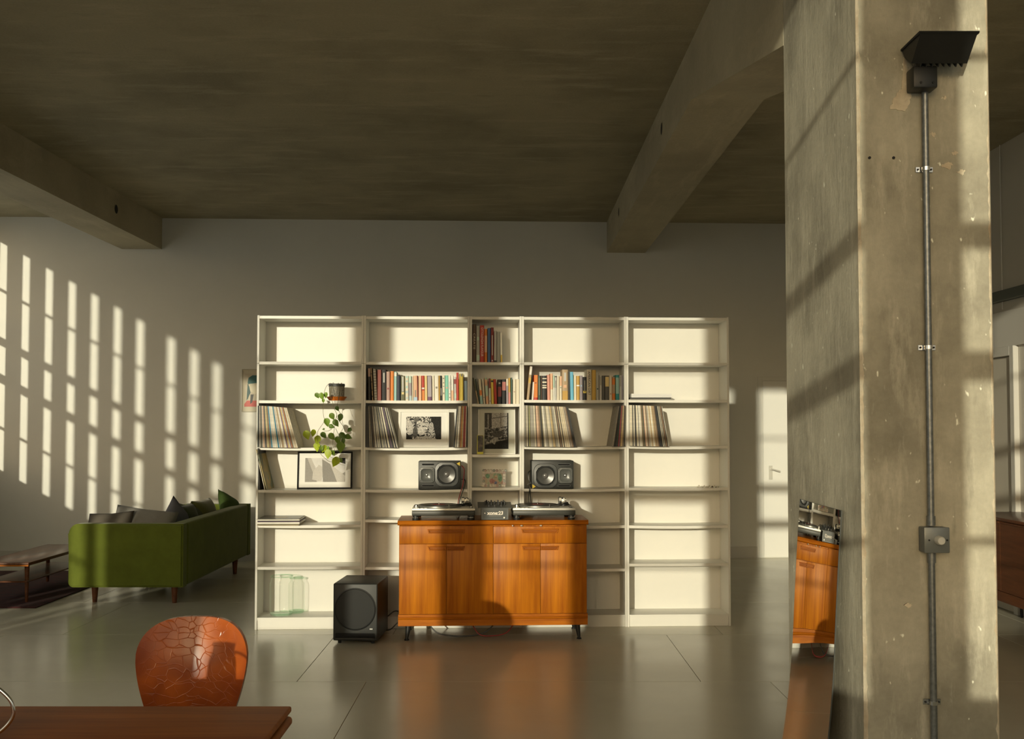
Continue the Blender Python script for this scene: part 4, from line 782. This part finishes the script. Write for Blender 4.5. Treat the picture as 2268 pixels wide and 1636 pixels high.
# turntables
def turntable(u, label):
    t = thing('turntable', label, 'turntable', L(u, CV+0.018, TZ), A, 'pair of turntables')
    W2 = .2275; D = .352
    for x in (-W2+.028, W2-.028):
        for y in (.03, D-.03):
            e = bpy.data.objects.new('foot', None); C.objects.link(e); e.parent = t
            b2 = nb(); cyl(b2, (x, y, 0), (x, y, .016), .0255, .0275, 24); cyl(b2, (x, y, .0215), (x, y, .034), .024, .024, 24); obj('rubber_pad', b2, M_black, e)
            b2 = nb(); cyl(b2, (x, y, .0155), (x, y, .022), .0225, .0225, 24); obj('ring', b2, M_chrome, e)
    bm = nb(); box(bm, -W2, W2, 0, D, .033, .069, .006, 2); obj('base', bm, mat('deck_black', (.040, .042, .036), .45), t)
    bm = nb(); box(bm, -W2-.001, W2+.001, -.001, D+.001, .069, .0855, .003, 2); obj('top_plate', bm, M_alu, t)
    px, py = -.037, .176
    bm = nb(); lathe(bm, [(0, .086), (.155, .086), (.166, .089), (.166, .097), (.160, .099), (0, .099)], 64, (px, py, 0)); obj('platter', bm, mat('platter_metal', (.35, .35, .33), .35, .8), t)
    bm = nb(); lathe(bm, [(0, .099), (.151, .099), (.151, .1015), (.149, .1020), (.052, .1020), (0, .1020)], 64, (px, py, 0)); e = obj('record', bm, mat('vinyl', (.015, .014, .013), .28), t)
    bm = nb(); cyl(bm, (px, py, .1018), (px, py, .1026), .05, seg=40); obj('label', bm, mat('record_label', (.22, .03, .03), .5), e)
    bm = nb(); cyl(bm, (px, py, .102), (px, py, .1175), .0035, .003, 12); obj('spindle', bm, M_chrome, t)
    bm = nb(); cyl(bm, (.040, .020, .085), (.040, .020, .112), .0040, .0036, 12); obj('target_light', bm, M_chrome, t)
    e = bpy.data.objects.new('strobe', None); C.objects.link(e); e.parent = t
    bm = nb(); cyl(bm, (-W2+.030, .045, .085), (-W2+.030, .045, .108), .013, .011, 20); obj('lamp_tower', bm, M_chrome, e)
    bm = nb(); cyl(bm, (-W2+.030, .045, .1075), (-W2+.030, .045, .111), .0135, .0125, 20); obj('cap', bm, M_black, e)
    for x in (-W2+.014, -W2+.062, -W2+.088):
        b2 = nb(); box(b2, x, x+(.038 if x < -W2+.02 else .022), .008, .026, .085, .089, .001, 1); obj('button', b2, M_alu, t)
    e = bpy.data.objects.new('pitch_slider', None); C.objects.link(e); e.parent = t
    bm = nb(); box(bm, .188, .212, .03, .16, .085, .0868, .001, 1); obj('slot', bm, M_black, e)
    bm = nb(); box(bm, .191, .209, .085, .102, .0865, .096, .002, 1); obj('fader', bm, M_chrome, e)
    ax, ay = .168, .262
    e = bpy.data.objects.new('tonearm', None); C.objects.link(e); e.parent = t
    bm = nb(); lathe(bm, [(0, .085), (.042, .085), (.042, .094), (.036, .099), (.030, .110), (0, .110)], 36, (ax, ay, 0)); obj('pivot_base', bm, M_black, e)
    bm = nb(); box(bm, ax-.019, ax+.019, ay-.012, ay+.012, .108, .135, .004, 2); cyl(bm, (ax, ay, .13), (ax, ay, .142), .009, .007, 14); obj('gimbal', bm, M_alu, e)
    bm = nb(); tube(bm, [(ax, ay+.06, .124), (ax, ay, .124), (ax-.003, ay-.09, .123), (ax-.018, ay-.165, .119), (ax-.040, ay-.205, .114)], .0048, 10, 6); obj('arm_tube', bm, M_chrome, e)
    bm = nb(); cyl(bm, (ax, ay+.035, .124), (ax, ay+.075, .124), .019, .019, 24); obj('counterweight', bm, M_grey, e)
    bm = nb(); box(bm, -.010, .010, -.030, .022, -.010, .004, .002, 1, Matrix.Translation((ax-.052, ay-.222, .112)) @ Matrix.Rotation(R(-28), 4, 'Z')); obj('headshell', bm, M_black, e)
    e2 = bpy.data.objects.new('spare_headshell', None); C.objects.link(e2); e2.parent = t
    bm = nb(); box(bm, .128, .154, ay+.012, ay+.044, .0855, .148, .009, 2); obj('shell', bm, M_grey, e2)
    bm = nb(); box(bm, .131, .151, ay+.008, ay+.013, .118, .142, .002, 1); obj('cartridge', bm, M_alu, e2)
    return t
turntable(1.4315, 'black and silver turntable left of the mixer on the sideboard')
turntable(2.163, 'black and silver turntable right of the mixer on the sideboard')
# mixer
t = thing('dj_mixer', 'small grey two-channel mixer between the two turntables', 'mixer', L(1.706, CV+0.02, TZ), A)
M_mix = mat('mixer_grey', (.085, .09, .085), .42)
bm = nb(); prism(bm, [(0, .003), (.20, .003), (.22, .040), (.22, .112), (.20, .112), (.002, .086), (0, .082)], 0, .195, 'x'); obj('body', bm, M_mix, t)
bm = nb(); box(bm, .010, .185, -.0006, .004, .010, .078); obj('front_recess', bm, mat('mixer_front', (.060, .065, .062), .45), t)
bm = nb(); prism(bm, [(-.004, .086), (-.004, .089), (.205, .1165), (.205, .1135)], -.026, .221, 'x'); obj('top_plate', bm, M_mix, t)
lettering('xone:23', .036, mat('ink_white', (.8, .74, .66), .6), t, Matrix.Translation((.100, -.0012, .050)) @ Matrix.Rotation(R(90), 4, 'X'), .12, .0003, 'logo_lettering', .0012, .118)
bm = nb(); prism(bm, [(.020, .053), (.030, .053), (.026, .044)], -.0012, .001, 'y'); obj('logo_mark', bm, mat('ink_white', (.8, .74, .66), .6), t)
lettering('PROFESSIONAL DJ MIXER', .006, mat('ink_grey', (.4, .38, .33), .6), t, Matrix.Translation((.100, -.0012, .031)) @ Matrix.Rotation(R(90), 4, 'X'), 0, .0002, 'small_lettering', 0, .088)
bm = nb(); cyl(bm, (.165, .002, .018), (.165, -.007, .018), .0065, .006, 16); obj('front_knob', bm, M_alu, t)
bm = nb(); cyl(bm, (.170, .002, .010), (.170, -.004, .010), .0035, .003, 12); obj('socket', bm, M_chrome, t)
kb = nb(); lathe(kb, [(0, 0), (.0075, 0), (.0075, .004), (.0058, .006), (.005, .021), (0, .021)], 16); kme = to_mesh('knob', kb, M_black)
for i, (x, y) in enumerate([(.030, .10), (.055, .10), (.075, .09), (.127, .09), (.150, .10), (.172, .10), (.030, .135), (.055, .135), (.098, .135), (.150, .135), (.172, .135), (.040, .17), (.075, .17), (.125, .17), (.165, .17)]):
    o = bpy.data.objects.new('knob', kme); C.objects.link(o); o.parent = t; o.location = (x, y, .089 + (y+.004)/.209*.0275)
for x in (.055, .098, .145):
    b2 = nb(); box(b2, x-.005, x+.005, .035, .043, .093, .108, .001, 1); obj('fader_cap', b2, M_chrome if x == .098 else M_black, t)

# ------------------------------------------------------------------ studio monitors
def speaker(u0, v, z, flip, label):
    W_, H_, D_ = .3225, .216, .20
    t = thing('studio_monitor', label, 'speaker', L(u0+W_/2, v, z), A, 'pair of studio monitors')
    s_ = -1 if flip else 1
    def X(x): return s_*x
    def Z(zc): return H_-zc if flip else zc
    bm = nb(); box(bm, -W_/2, W_/2, .006, D_, .0005, H_, .004, 2); obj('cabinet', bm, M_dgrey, t)
    bm = nb(); box(bm, -W_/2, W_/2, -.002, .006, .0005, H_, .003, 2); obj('baffle', bm, mat('baffle_grey', (.022, .024, .022), .45), t)
    wx, wz = X(.055), Z(.1155)
    e = bpy.data.objects.new('woofer', None); C.objects.link(e); e.parent = t
    bm = nb(); pol = rrect(wx-.091, wx+.091, wz-.093, wz+.093, .055, 8); n = len(pol); seg = n
    o1 = [bm.verts.new((p[0], -.002, p[1])) for p in pol]; o2 = [bm.verts.new((wx+(p[0]-wx)*.97, -.0145, wz+(p[1]-wz)*.97)) for p in pol]
    i1 = []; i2 = []
    for p in pol:
        a = math.atan2(p[1]-wz, p[0]-wx); i1.append(bm.verts.new((wx+.080*math.cos(a), -.0165, wz+.080*math.sin(a)))); i2.append(bm.verts.new((wx+.074*math.cos(a), -.006, wz+.074*math.sin(a))))
    for P, Q in ((o1, o2), (o2, i1), (i1, i2)):
        for i in range(n): bm.faces.new((P[i], P[(i+1) % n], Q[(i+1) % n], Q[i]))
    obj('flange', bm, M_grey, e)
    bm = nb(); lathe(bm, [(.0745, .005), (.072, .0125), (.068, .014), (.063, .0105)], 48, (wx, 0, wz), 'y'); obj('surround', bm, M_blackm, e)
    bm = nb(); lathe(bm, [(.064, .0115), (.060, .0105), (.022, .0028)], 48, (wx, 0, wz), 'y'); obj('cone', bm, mat('cone_grey', (.055, .055, .052), .3), e)
    bm = nb(); lathe(bm, [(.023, .0026), (.019, .0075), (.011, .0105), (0, .0115)], 32, (wx, 0, wz), 'y'); obj('dust_cap', bm, mat('cap_grey', (.11, .105, .10), .22), e)
    for a in (45, 135, 225, 315):
        b2 = nb(); q = (wx+.072*1.1*math.cos(R(a))*1.0, wz+.076*1.1*math.sin(R(a))); cyl(b2, (q[0], -.012, q[1]), (q[0], -.0172, q[1]), .0035, seg=10); obj('screw', b2, M_blackm, e)
    tx, tz = X(-.0975), Z(.1125)
    e = bpy.data.objects.new('tweeter', None); C.objects.link(e); e.parent = t
    bm = nb(); pol = rrect(tx-.056, tx+.060 if not flip else tx+.056, tz-.060, tz+.060, .024, 8); n = len(pol)
    o1 = [bm.verts.new((p[0], -.002, p[1])) for p in pol]; o2 = [bm.verts.new((tx+(p[0]-tx)*.97, -.0155, tz+(p[1]-tz)*.97)) for p in pol]; rr_ = []
    for r_, y_ in ((.0545, -.0145), (.050, -.0105), (.040, -.0060), (.028, -.0025), (.015, -.0008)):
        rr_.append([bm.verts.new((tx+r_*math.cos(math.atan2(p[1]-tz, p[0]-tx)), y_-.002, tz+r_*math.sin(math.atan2(p[1]-tz, p[0]-tx)))) for p in pol])
    for P, Q in zip([o1, o2]+rr_, [o2]+rr_):
        for i in range(n): bm.faces.new((P[i], P[(i+1) % n], Q[(i+1) % n], Q[i]))
    obj('waveguide', bm, mat('guide_grey', (.10, .105, .10), .28), e)
    bm = nb(); lathe(bm, [(.0145, -.003), (.011, .003), (.006, .0055), (0, .0065)], 24, (tx, 0, tz), 'y'); obj('dome', bm, mat('dome_metal', (.35, .35, .33), .25, .7), e)
    for a in (40, 140, 220, 320):
        b2 = nb(); q = (tx+.060*math.cos(R(a)), tz+.066*math.sin(R(a))); cyl(b2, (q[0], -.013, q[1]), (q[0], -.0168, q[1]), .0032, seg=10); obj('screw', b2, M_blackm, e)
    for zc in (.192, .030):
        e = bpy.data.objects.new('port', None); C.objects.link(e); e.parent = t; xc = X(-.088)
        b2 = nb(); prism(b2, rrect(xc-.049, xc+.049, Z(zc)-.0085, Z(zc)+.0085, .0084, 5), -.0045, -.001, 'y'); obj('port_rim', b2, M_grey, e)
        b2 = nb(); prism(b2, rrect(xc-.046, xc+.046, Z(zc)-.0055, Z(zc)+.0055, .0054, 5), -.0050, -.001, 'y'); obj('port_slot', b2, mat('deep_black', (.003, .003, .003), .9), e)
    b2 = nb(); tri = [(X(.130), Z(.197)), (X(.156), Z(.213)), (X(.156), Z(.180))]; prism(b2, tri, -.0030, -.001, 'y'); obj('warning_sticker', b2, M_yellow, t)
    return t
speaker(1.231, -0.002, sag_at(1, 4, 1.4)+.003, False, 'black studio monitor on its side above the left turntable')
speaker(2.098, -0.002, sag_at(3, 4, 2.25)+.003, True, 'black studio monitor on its side above the right turntable')
# speaker leads
def cable(label, pts, r, m, name='cable', parent=None, group=None):
    bm = nb(); tube(bm, [L(*p) for p in pts], r, 8, 7); return tag(obj(name, bm, m), label, 'cable', group)
cable('red speaker lead hanging beside the left studio monitor', [(1.560, .02, 1.235), (1.580, -.01, 1.21), (1.577, -.02, 1.15), (1.572, -.02, 1.10), (1.552, -.03, 1.03), (1.535, -.05, .96), (1.528, -.07, .875), (1.50, -.05, .864)], .0035, M_red)
cable('black speaker lead hanging beside the left studio monitor', [(1.560, .03, 1.13), (1.588, .0, 1.125), (1.585, -.02, 1.09), (1.565, -.035, 1.03), (1.545, -.055, .96), (1.538, -.078, .875), (1.55, -.05, .864)], .0035, M_black)
cable('black lead looping down from the right studio monitor', [(2.094, .02, 1.20), (2.072, -.01, 1.18), (2.076, -.02, 1.13), (2.090, -.02, 1.105), (2.068, -.02, 1.09), (2.082, -.025, 1.05), (2.090, -.05, .96), (2.098, -.07, .875), (2.12, -.05, .864)], .0033, M_black)
cable('thin black lead beside the looping one, right studio monitor', [(2.080, -.02, 1.052), (2.072, -.04, .98), (2.078, -.06, .875), (2.05, -.05, .864)], .0028, M_black)

# ------------------------------------------------------------------ subwoofer
t = thing('subwoofer', 'black floor-standing subwoofer left of the teak sideboard', 'speaker', (-1.268, 7.47, 0), R(-3.4))
M_sub = mat('sub_black', (.022, .024, .023), .5, bump=(220, .05))
bm = nb(); box(bm, 0, .318, 0, .42, .022, .425, .010, 3); obj('cabinet', bm, M_sub, t)
bm = nb(); lathe(bm, [(.150, -.001), (.150, .004), (.143, .007), (.139, .003)], 64, (.157, 0, .245), 'y'); obj('grille_ring', bm, M_black, t)
bm = nb(); lathe(bm, [(.139, .003), (.10, .0065), (.05, .0085), (0, .009)], 64, (.157, 0, .245), 'y'); obj('grille', bm, mat('grille_mesh', (.012, .013, .0125), .6, bump=(700, .3)), t)
bm = nb(); prism(bm, rrect(.018, .300, .034, .076, .006, 4), -.0035, .001, 'y'); obj('port', bm, mat('deep_black', (.003, .003, .003), .9), t)
bm = nb(); box(bm, .020, .298, -.006, -.003, .034, .044, .002, 1); obj('port_lip', bm, M_black, t)
bm = nb(); box(bm, .262, .284, -.002, .001, .100, .114, .001, 1); b_ = obj('badge', bm, M_black, t)
for x in (.264, .275):
    b2 = nb(); box(b2, x, x+.007, -.003, .001, .103, .111); obj('badge_letter', b2, M_white_p, b_)
for x in (.04, .278):
    for y in (.04, .38):
        b2 = nb(); cyl(b2, (x, y, 0), (x, y, .023), .012, .015, 14); obj('foot', b2, M_blackm, t)
bm = nb(); tube(bm, [(-.93, 7.86, .12), (-.885, 7.87, .155), (-.85, 7.86, .16), (-.80, 7.85, .14)], .0045, 8, 6); tag(obj('cable', bm, M_black), 'black lead between the subwoofer and the teak sideboard', 'cable')
bm = nb(); tube(bm, [(-.94, 7.80, .03), (-.90, 7.82, .035), (-.86, 7.84, .07), (-.81, 7.84, .12)], .0045, 8, 6); tag(obj('cable', bm, M_black), 'black lead sagging to the floor beside the subwoofer', 'cable')
bm = nb(); tube(bm, [(-.62, 7.75, .10), (-.55, 7.72, .03), (-.44, 7.71, .008), (-.32, 7.71, .008), (-.20, 7.72, .03), (-.12, 7.74, .10)], .005, 8, 6); tag(obj('cable', bm, M_black), 'black cable hanging under the teak sideboard at left', 'cable')
bm = nb(); tube(bm, [(-.30, 7.75, .10), (-.24, 7.71, .02), (-.14, 7.71, .009), (-.04, 7.72, .03), (.02, 7.74, .10)], .004, 8, 6); tag(obj('cable', bm, M_red), 'thin red cable hanging under the teak sideboard', 'cable')

# ------------------------------------------------------------------ sofa corner
t = thing('green_sofa', 'green velvet sofa with its back towards the bookcases', 'sofa', (-3.85, 9.12, 0))
SL = 2.37
def soft(name, x0, x1, y0, y1, z0, z1, r, par, m, seg=4):
    bm = nb(); box(bm, x0, x1, y0, y1, z0, z1, r, seg); return obj(name, bm, m, par, 60)
# arm outer shells with rounded front corner
def arm(y0, y1, xs=0.0):
    bm = nb(); r_ = .085; pol = []
    for k_ in range(9): a = PI/2 + k_/8*PI/2; pol.append((xs+r_+r_*math.cos(a), .689-r_+r_*math.sin(a)))
    for k_ in range(5): a = PI + k_/4*PI/2; pol.append((xs+.045+.045*math.cos(a), .140+.045+.045*math.sin(a)))
    pol += [(.995, .140), (.995, .689)]
    prism(bm, pol, y0, y1, 'y'); es = [e for e in bm.edges if abs(e.verts[0].co.y-e.verts[1].co.y) < 1e-6]; bmesh.ops.bevel(bm, geom=es, offset=.016, segments=3, affect='EDGES'); return obj('arm', bm, M_greenv, t, 50)
arm(0, .13); arm(SL-.13, SL, .22)
soft('backrest', .86, .998, .132, SL-.132, .140, .689, .025, t, M_greenv)
soft('base', .03, .86, .13, SL-.13, .150, .29, .02, t, M_greenv)
for k_ in range(2): soft('seat_cushion', .02, .862, .134+k_*1.052, .134+k_*1.052+1.048, .292, .45, .05, t, M_greenv)
for x, y in ((.20, .10), (.91, .06), (.20, SL-.45), (.97, SL-.55), (.91, SL-.32)):
    b2 = nb(); cyl(b2, (x, y, .145), (x, y, .0), .030, .019, 16); obj('leg', b2, M_dark_wood, t)
def pillow(label, loc, rot, s, th, m, group=None):
    bm = nb(); n = 14; top = []; bot = []
    for i in range(n+1):
        a, b_ = [], []
        for j in range(n+1):
            x, y = 2*i/n-1, 2*j/n-1
            hgt = th/2*((1-abs(x)**2.6)*(1-abs(y)**2.6))**.48; px_ = x*(1-.10*(1-y*y)*abs(x)**3*0 - .07*(1-abs(y))*abs(x)); py_ = y*(1-.07*(1-abs(x))*abs(y))
            a.append(bm.verts.new((px_*s[0]/2, py_*s[1]/2, hgt))); b_.append(a[-1] if i in (0, n) or j in (0, n) else bm.verts.new((px_*s[0]/2, py_*s[1]/2, -hgt)))
        top.append(a); bot.append(b_)
    for i in range(n):
        for j in range(n):
            bm.faces.new((top[i][j], top[i+1][j], top[i+1][j+1], top[i][j+1]))
            try: bm.faces.new((bot[i][j+1], bot[i+1][j+1], bot[i+1][j], bot[i][j]))
            except ValueError: pass
    o = obj('cushion', bm, m, None, 180); tag(o, label, 'cushion', group); o.location = loc; o.rotation_euler = rot; return o
G3 = mat('olive_velvet', (.12, .13, .035), .85, noise=(6, .15), sheen=.4, spec=.2); G4 = mat('leaf_green_cotton', (.07, .115, .03), .9, noise=(9, .2), spec=.2); G5 = mat('dark_green_velvet', (.045, .065, .02), .9, sheen=.3, spec=.2)
pillow('pale grey cushion slouching inside the near sofa arm', (-3.35, 9.52, .60), (R(52), R(8), R(8)), (.55, .46), .17, M_greyf)
pillow('brown-grey cushion low behind the near sofa arm', (-3.62, 9.42, .585), (R(60), R(-4), R(-4)), (.42, .40), .15, mat('taupe', (.12, .105, .085), .9, spec=.2))
pillow('blue-grey cushion standing on its corner against the sofa back', (-3.17, 9.92, .60), (R(82), R(43), R(62)), (.40, .40), .12, mat('blue_grey', (.17, .18, .21), .9, spec=.2))
pillow('dark green cushion behind the blue-grey one on the sofa', (-3.13, 10.12, .60), (R(74), 0, R(80)), (.40, .38), .17, G5)
pillow('rounded olive cushion in the middle of the sofa back', (-3.08, 10.52, .605), (R(78), 0, R(84)), (.46, .40), .20, G3)
pillow('second olive cushion between the dark green and middle ones', (-3.12, 10.30, .59), (R(70), R(10), R(76)), (.40, .36), .19, G5)
pillow('leaf green cushion perched on the sofa back at the far end', (-3.00, 11.17, .665), (R(62), R(25), R(66)), (.36, .32), .12, G4)
# rug and coffee table
t_ = nb(); box(t_, -6.0, -4.02, 8.90, 11.1, .0005, .012, .004, 1); tag(obj('rug', t_, M_rug), 'dark red patterned rug under the coffee table', 'rug')
t = thing('coffee_table', 'low dark wood coffee table with under-shelf, left of the sofa', 'table', (-4.62, 9.06, 0.012))
bm = nb(); box(bm, 0, .46, 0, 1.39, .322, .352, .008, 2); obj('table_top', bm, M_dark_wood, t)
bm = nb(); box(bm, .04, .42, .06, 1.33, .170, .184, .003, 1); obj('under_shelf', bm, M_dark_wood, t)
for x, y in ((.06, .10), (.40, .10), (.06, 1.28), (.40, 1.0), (.40, 1.28)):
    if (x, y) == (.40, 1.0): continue
    b2 = nb(); cyl(b2, (x, y, .322), (x, y, 0), .021, .014, 14); obj('leg', b2, M_dark_wood, t)
bm = nb(); box(bm, -.002, .458, -.003, .002, .318, .330, .001, 1); obj('edge_lipping', bm, M_teak_h, t)

# ------------------------------------------------------------------ dining table, chair, pitcher
t = thing('dining_table', 'reddish wood draw-leaf dining table in the foreground', 'table', (-0.635, 3.05, 0))
bm = nb(); box(bm, -1.75, 0, -.92, 0, .722, .740, .006, 3); obj('table_top', bm, M_table, t)
bm = nb(); box(bm, -1.72, .006, -.90, -.012, .690, .716, .011, 4); obj('draw_leaf', bm, M_table, t)
bm = nb(); box(bm, -1.62, -.10, -.80, -.12, .605, .690, .002, 1); obj('apron', bm, M_table, t)
for x, y in ((-1.58, -.76), (-.14, -.76), (-1.58, -.16), (-.14, -.16)):
    b2 = nb(); cyl(b2, (x, y, .69), (x, y, 0), .034, .021, 18); obj('leg', b2, M_table, t)
def leather():
    m = bpy.data.materials.new('glazed_leather'); m.use_nodes = True; n = m.node_tree; b_ = n.nodes['Principled BSDF']; b_.inputs['Roughness'].default_value = .22; b_.inputs['Specular IOR Level'].default_value = .32
    tc = n.nodes.new('ShaderNodeTexCoord'); nz = n.nodes.new('ShaderNodeTexNoise'); nz.inputs['Scale'].default_value = 6; n.links.new(tc.outputs['Object'], nz.inputs['Vector'])
    mx = n.nodes.new('ShaderNodeMix'); mx.data_type = 'RGBA'; mx.blend_type = 'LINEAR_LIGHT'; mx.inputs[0].default_value = .055; n.links.new(tc.outputs['Object'], mx.inputs[6]); n.links.new(nz.outputs['Color'], mx.inputs[7])
    mp = n.nodes.new('ShaderNodeMapping'); mp.inputs['Scale'].default_value = (1, 0.3, 1.35); n.links.new(mx.outputs[2], mp.inputs[0])
    vo = n.nodes.new('ShaderNodeTexVoronoi'); vo.feature = 'DISTANCE_TO_EDGE'; vo.inputs['Scale'].default_value = 24; n.links.new(mp.outputs[0], vo.inputs['Vector'])
    mr = n.nodes.new('ShaderNodeMapRange'); mr.inputs['From Max'].default_value = .04; n.links.new(vo.outputs['Distance'], mr.inputs['Value'])
    # the crackle fades out towards the rim of the panel
    sep = n.nodes.new('ShaderNodeSeparateXYZ'); n.links.new(tc.outputs['Object'], sep.inputs[0])
    nz2 = n.nodes.new('ShaderNodeTexNoise'); nz2.inputs['Scale'].default_value = 9; n.links.new(tc.outputs['Object'], nz2.inputs['Vector'])
    fd = n.nodes.new('ShaderNodeMapRange'); fd.inputs['From Min'].default_value = .20; fd.inputs['From Max'].default_value = .13; ab = n.nodes.new('ShaderNodeMath'); ab.operation = 'ABSOLUTE'; n.links.new(sep.outputs[0], ab.inputs[0]); n.links.new(ab.outputs[0], fd.inputs['Value'])
    st = n.nodes.new('ShaderNodeMath'); st.operation = 'MULTIPLY'; n.links.new(fd.outputs[0], st.inputs[0]); st.inputs[1].default_value = .22
    bp = n.nodes.new('ShaderNodeBump'); bp.invert = True; bp.inputs['Distance'].default_value = .004; n.links.new(st.outputs[0], bp.inputs['Strength']); n.links.new(mr.outputs[0], bp.inputs['Height']); n.links.new(bp.outputs[0], b_.inputs['Normal'])
    rp = n.nodes.new('ShaderNodeValToRGB'); e = rp.color_ramp.elements; e[0].position = .3; e[0].color = (.15, .022, .006, 1); e[1].position = .7; e[1].color = (.42, .095, .011, 1); n.links.new(nz.outputs['Fac'], rp.inputs[0])
    n.links.new(rp.outputs[0], b_.inputs['Base Color']); return m
M_leather = leather()
t = thing('dining_chair', 'glossy cracked brown leather shell chair behind the dining table', 'chair', (-1.187, 3.70, 0))
def chair_back():
    bm = nb(); NS, NT = 28, 20; fr_, bk_ = [[] for _ in range(NT+1)], [[] for _ in range(NT+1)]
    for i in range(NS+1):
        s_ = math.sin((2*i/NS-1)*PI/2)
        ztop = .672 + .155*max(0.0, 1-abs(s_)**3.0)**.42
        for j in range(NT+1):
            tt = j/NT; z = .455 + (ztop-.455)*tt; q = (z-.455)/.372
            hw = .150 + .057*math.sin(min(1, q*1.45)*PI/2)
            x = s_*hw*(1 if tt > .1 else 1-.08*(1-tt/.1)**2)
            y = .222 - .050*s_*s_*(.5+.5*q) + .055*q - .012*math.sin(q*PI)
            fr_[j].append(bm.verts.new((x, y, z))); bk_[j].append(bm.verts.new((x, y+.024, z)))
    for j in range(NT):
        for i in range(NS):
            bm.faces.new((fr_[j][i], fr_[j][i+1], fr_[j+1][i+1], fr_[j+1][i])); bm.faces.new((bk_[j][i+1], bk_[j][i], bk_[j+1][i], bk_[j+1][i+1]))
    for j in range(NT):
        bm.faces.new((fr_[j+1][0], fr_[j][0], bk_[j][0], bk_[j+1][0])); bm.faces.new((fr_[j][NS], fr_[j+1][NS], bk_[j+1][NS], bk_[j][NS]))
    for i in range(NS):
        bm.faces.new((fr_[0][i], bk_[0][i], bk_[0][i+1], fr_[0][i+1])); bm.faces.new((fr_[NT][i+1], bk_[NT][i+1], bk_[NT][i], fr_[NT][i]))
    return bm
obj('backrest', chair_back(), M_leather, t, 50)
bm = nb(); prism(bm, rrect(-.205, .205, -.20, .215, .09, 8), .425, .470, 'z'); bmesh.ops.bevel(bm, geom=[e for e in bm.edges if abs(e.verts[0].co.z-e.verts[1].co.z) < 1e-6], offset=.016, segments=3, affect='EDGES'); obj('seat', bm, M_leather, t, 50)
for x, y in ((-.16, -.15), (.16, -.15), (-.15, .17), (.15, .17)):
    b2 = nb(); cyl(b2, (x, y, .43), (x*1.18, y*1.2, 0), .017, .011, 12); obj('leg', b2, M_black, t)
t = thing('steel_pitcher', 'polished steel pitcher at the left edge, its curved handle in view', 'pitcher', (-1.405, 2.70, .7405))
bm = nb(); lathe(bm, [(0, .002), (.050, 0), (.056, .006), (.060, .05), (.056, .11), (.046, .150), (.043, .165), (.048, .180), (.045, .180), (.040, .166), (.042, .15), (.052, .11), (.056, .05), (.050, .008), (0, .006)], 40); obj('body', bm, M_chrome, t)
bm = nb(); tube(bm, [(.045, 0, .150), (.070, 0, .146), (.097, 0, .133), (.125, 0, .105), (.133, 0, .076), (.124, 0, .052), (.100, 0, .028), (.078, 0, .020), (.055, 0, .022)], .0048, 12, 7); obj('handle', bm, M_chrome, t)

# ------------------------------------------------------------------ sideboard at the right wall
t = thing('dark_sideboard', 'dark wood sideboard against the right wall, behind the column', 'sideboard', (3.72, 6.95, 0))
bm = nb(); box(bm, .010, .41, .006, 1.594, .205, .818, .003, 1); obj('carcass', bm, M_dark_wood, t)
bm = nb(); box(bm, -.004, .415, 0, 1.60, .818, .842, .004, 2); obj('top', bm, M_dark_wood, t)
for k_ in range(3):
    e = bpy.data.objects.new('door', None); C.objects.link(e); e.parent = t
    b2 = nb(); box(b2, 0, .012, .012+k_*.526, .012+k_*.526+.522, .285, .812, .002, 1); obj('panel', b2, M_dark_wood, e)
    b2 = nb(); box(b2, -.006, .002, .012+k_*.526+.02, .012+k_*.526+.50, .800, .811, .002, 1); obj('finger_pull', b2, M_dark_wood, e)
bm = nb(); box(bm, .002, .012, .008, 1.592, .205, .281, .002, 1); obj('plinth_rail', bm, M_dark_wood, t)
for x, y in ((.06, .10), (.36, .10), (.06, 1.50), (.36, 1.50)):
    b2 = nb(); cyl(b2, (x, y, .207), (x-(.02 if x < .2 else -.02), y+(-.03 if y < 1 else .03), 0), .016, .010, 12); obj('leg', b2, M_black, t)
bpy.context.view_layer.update()
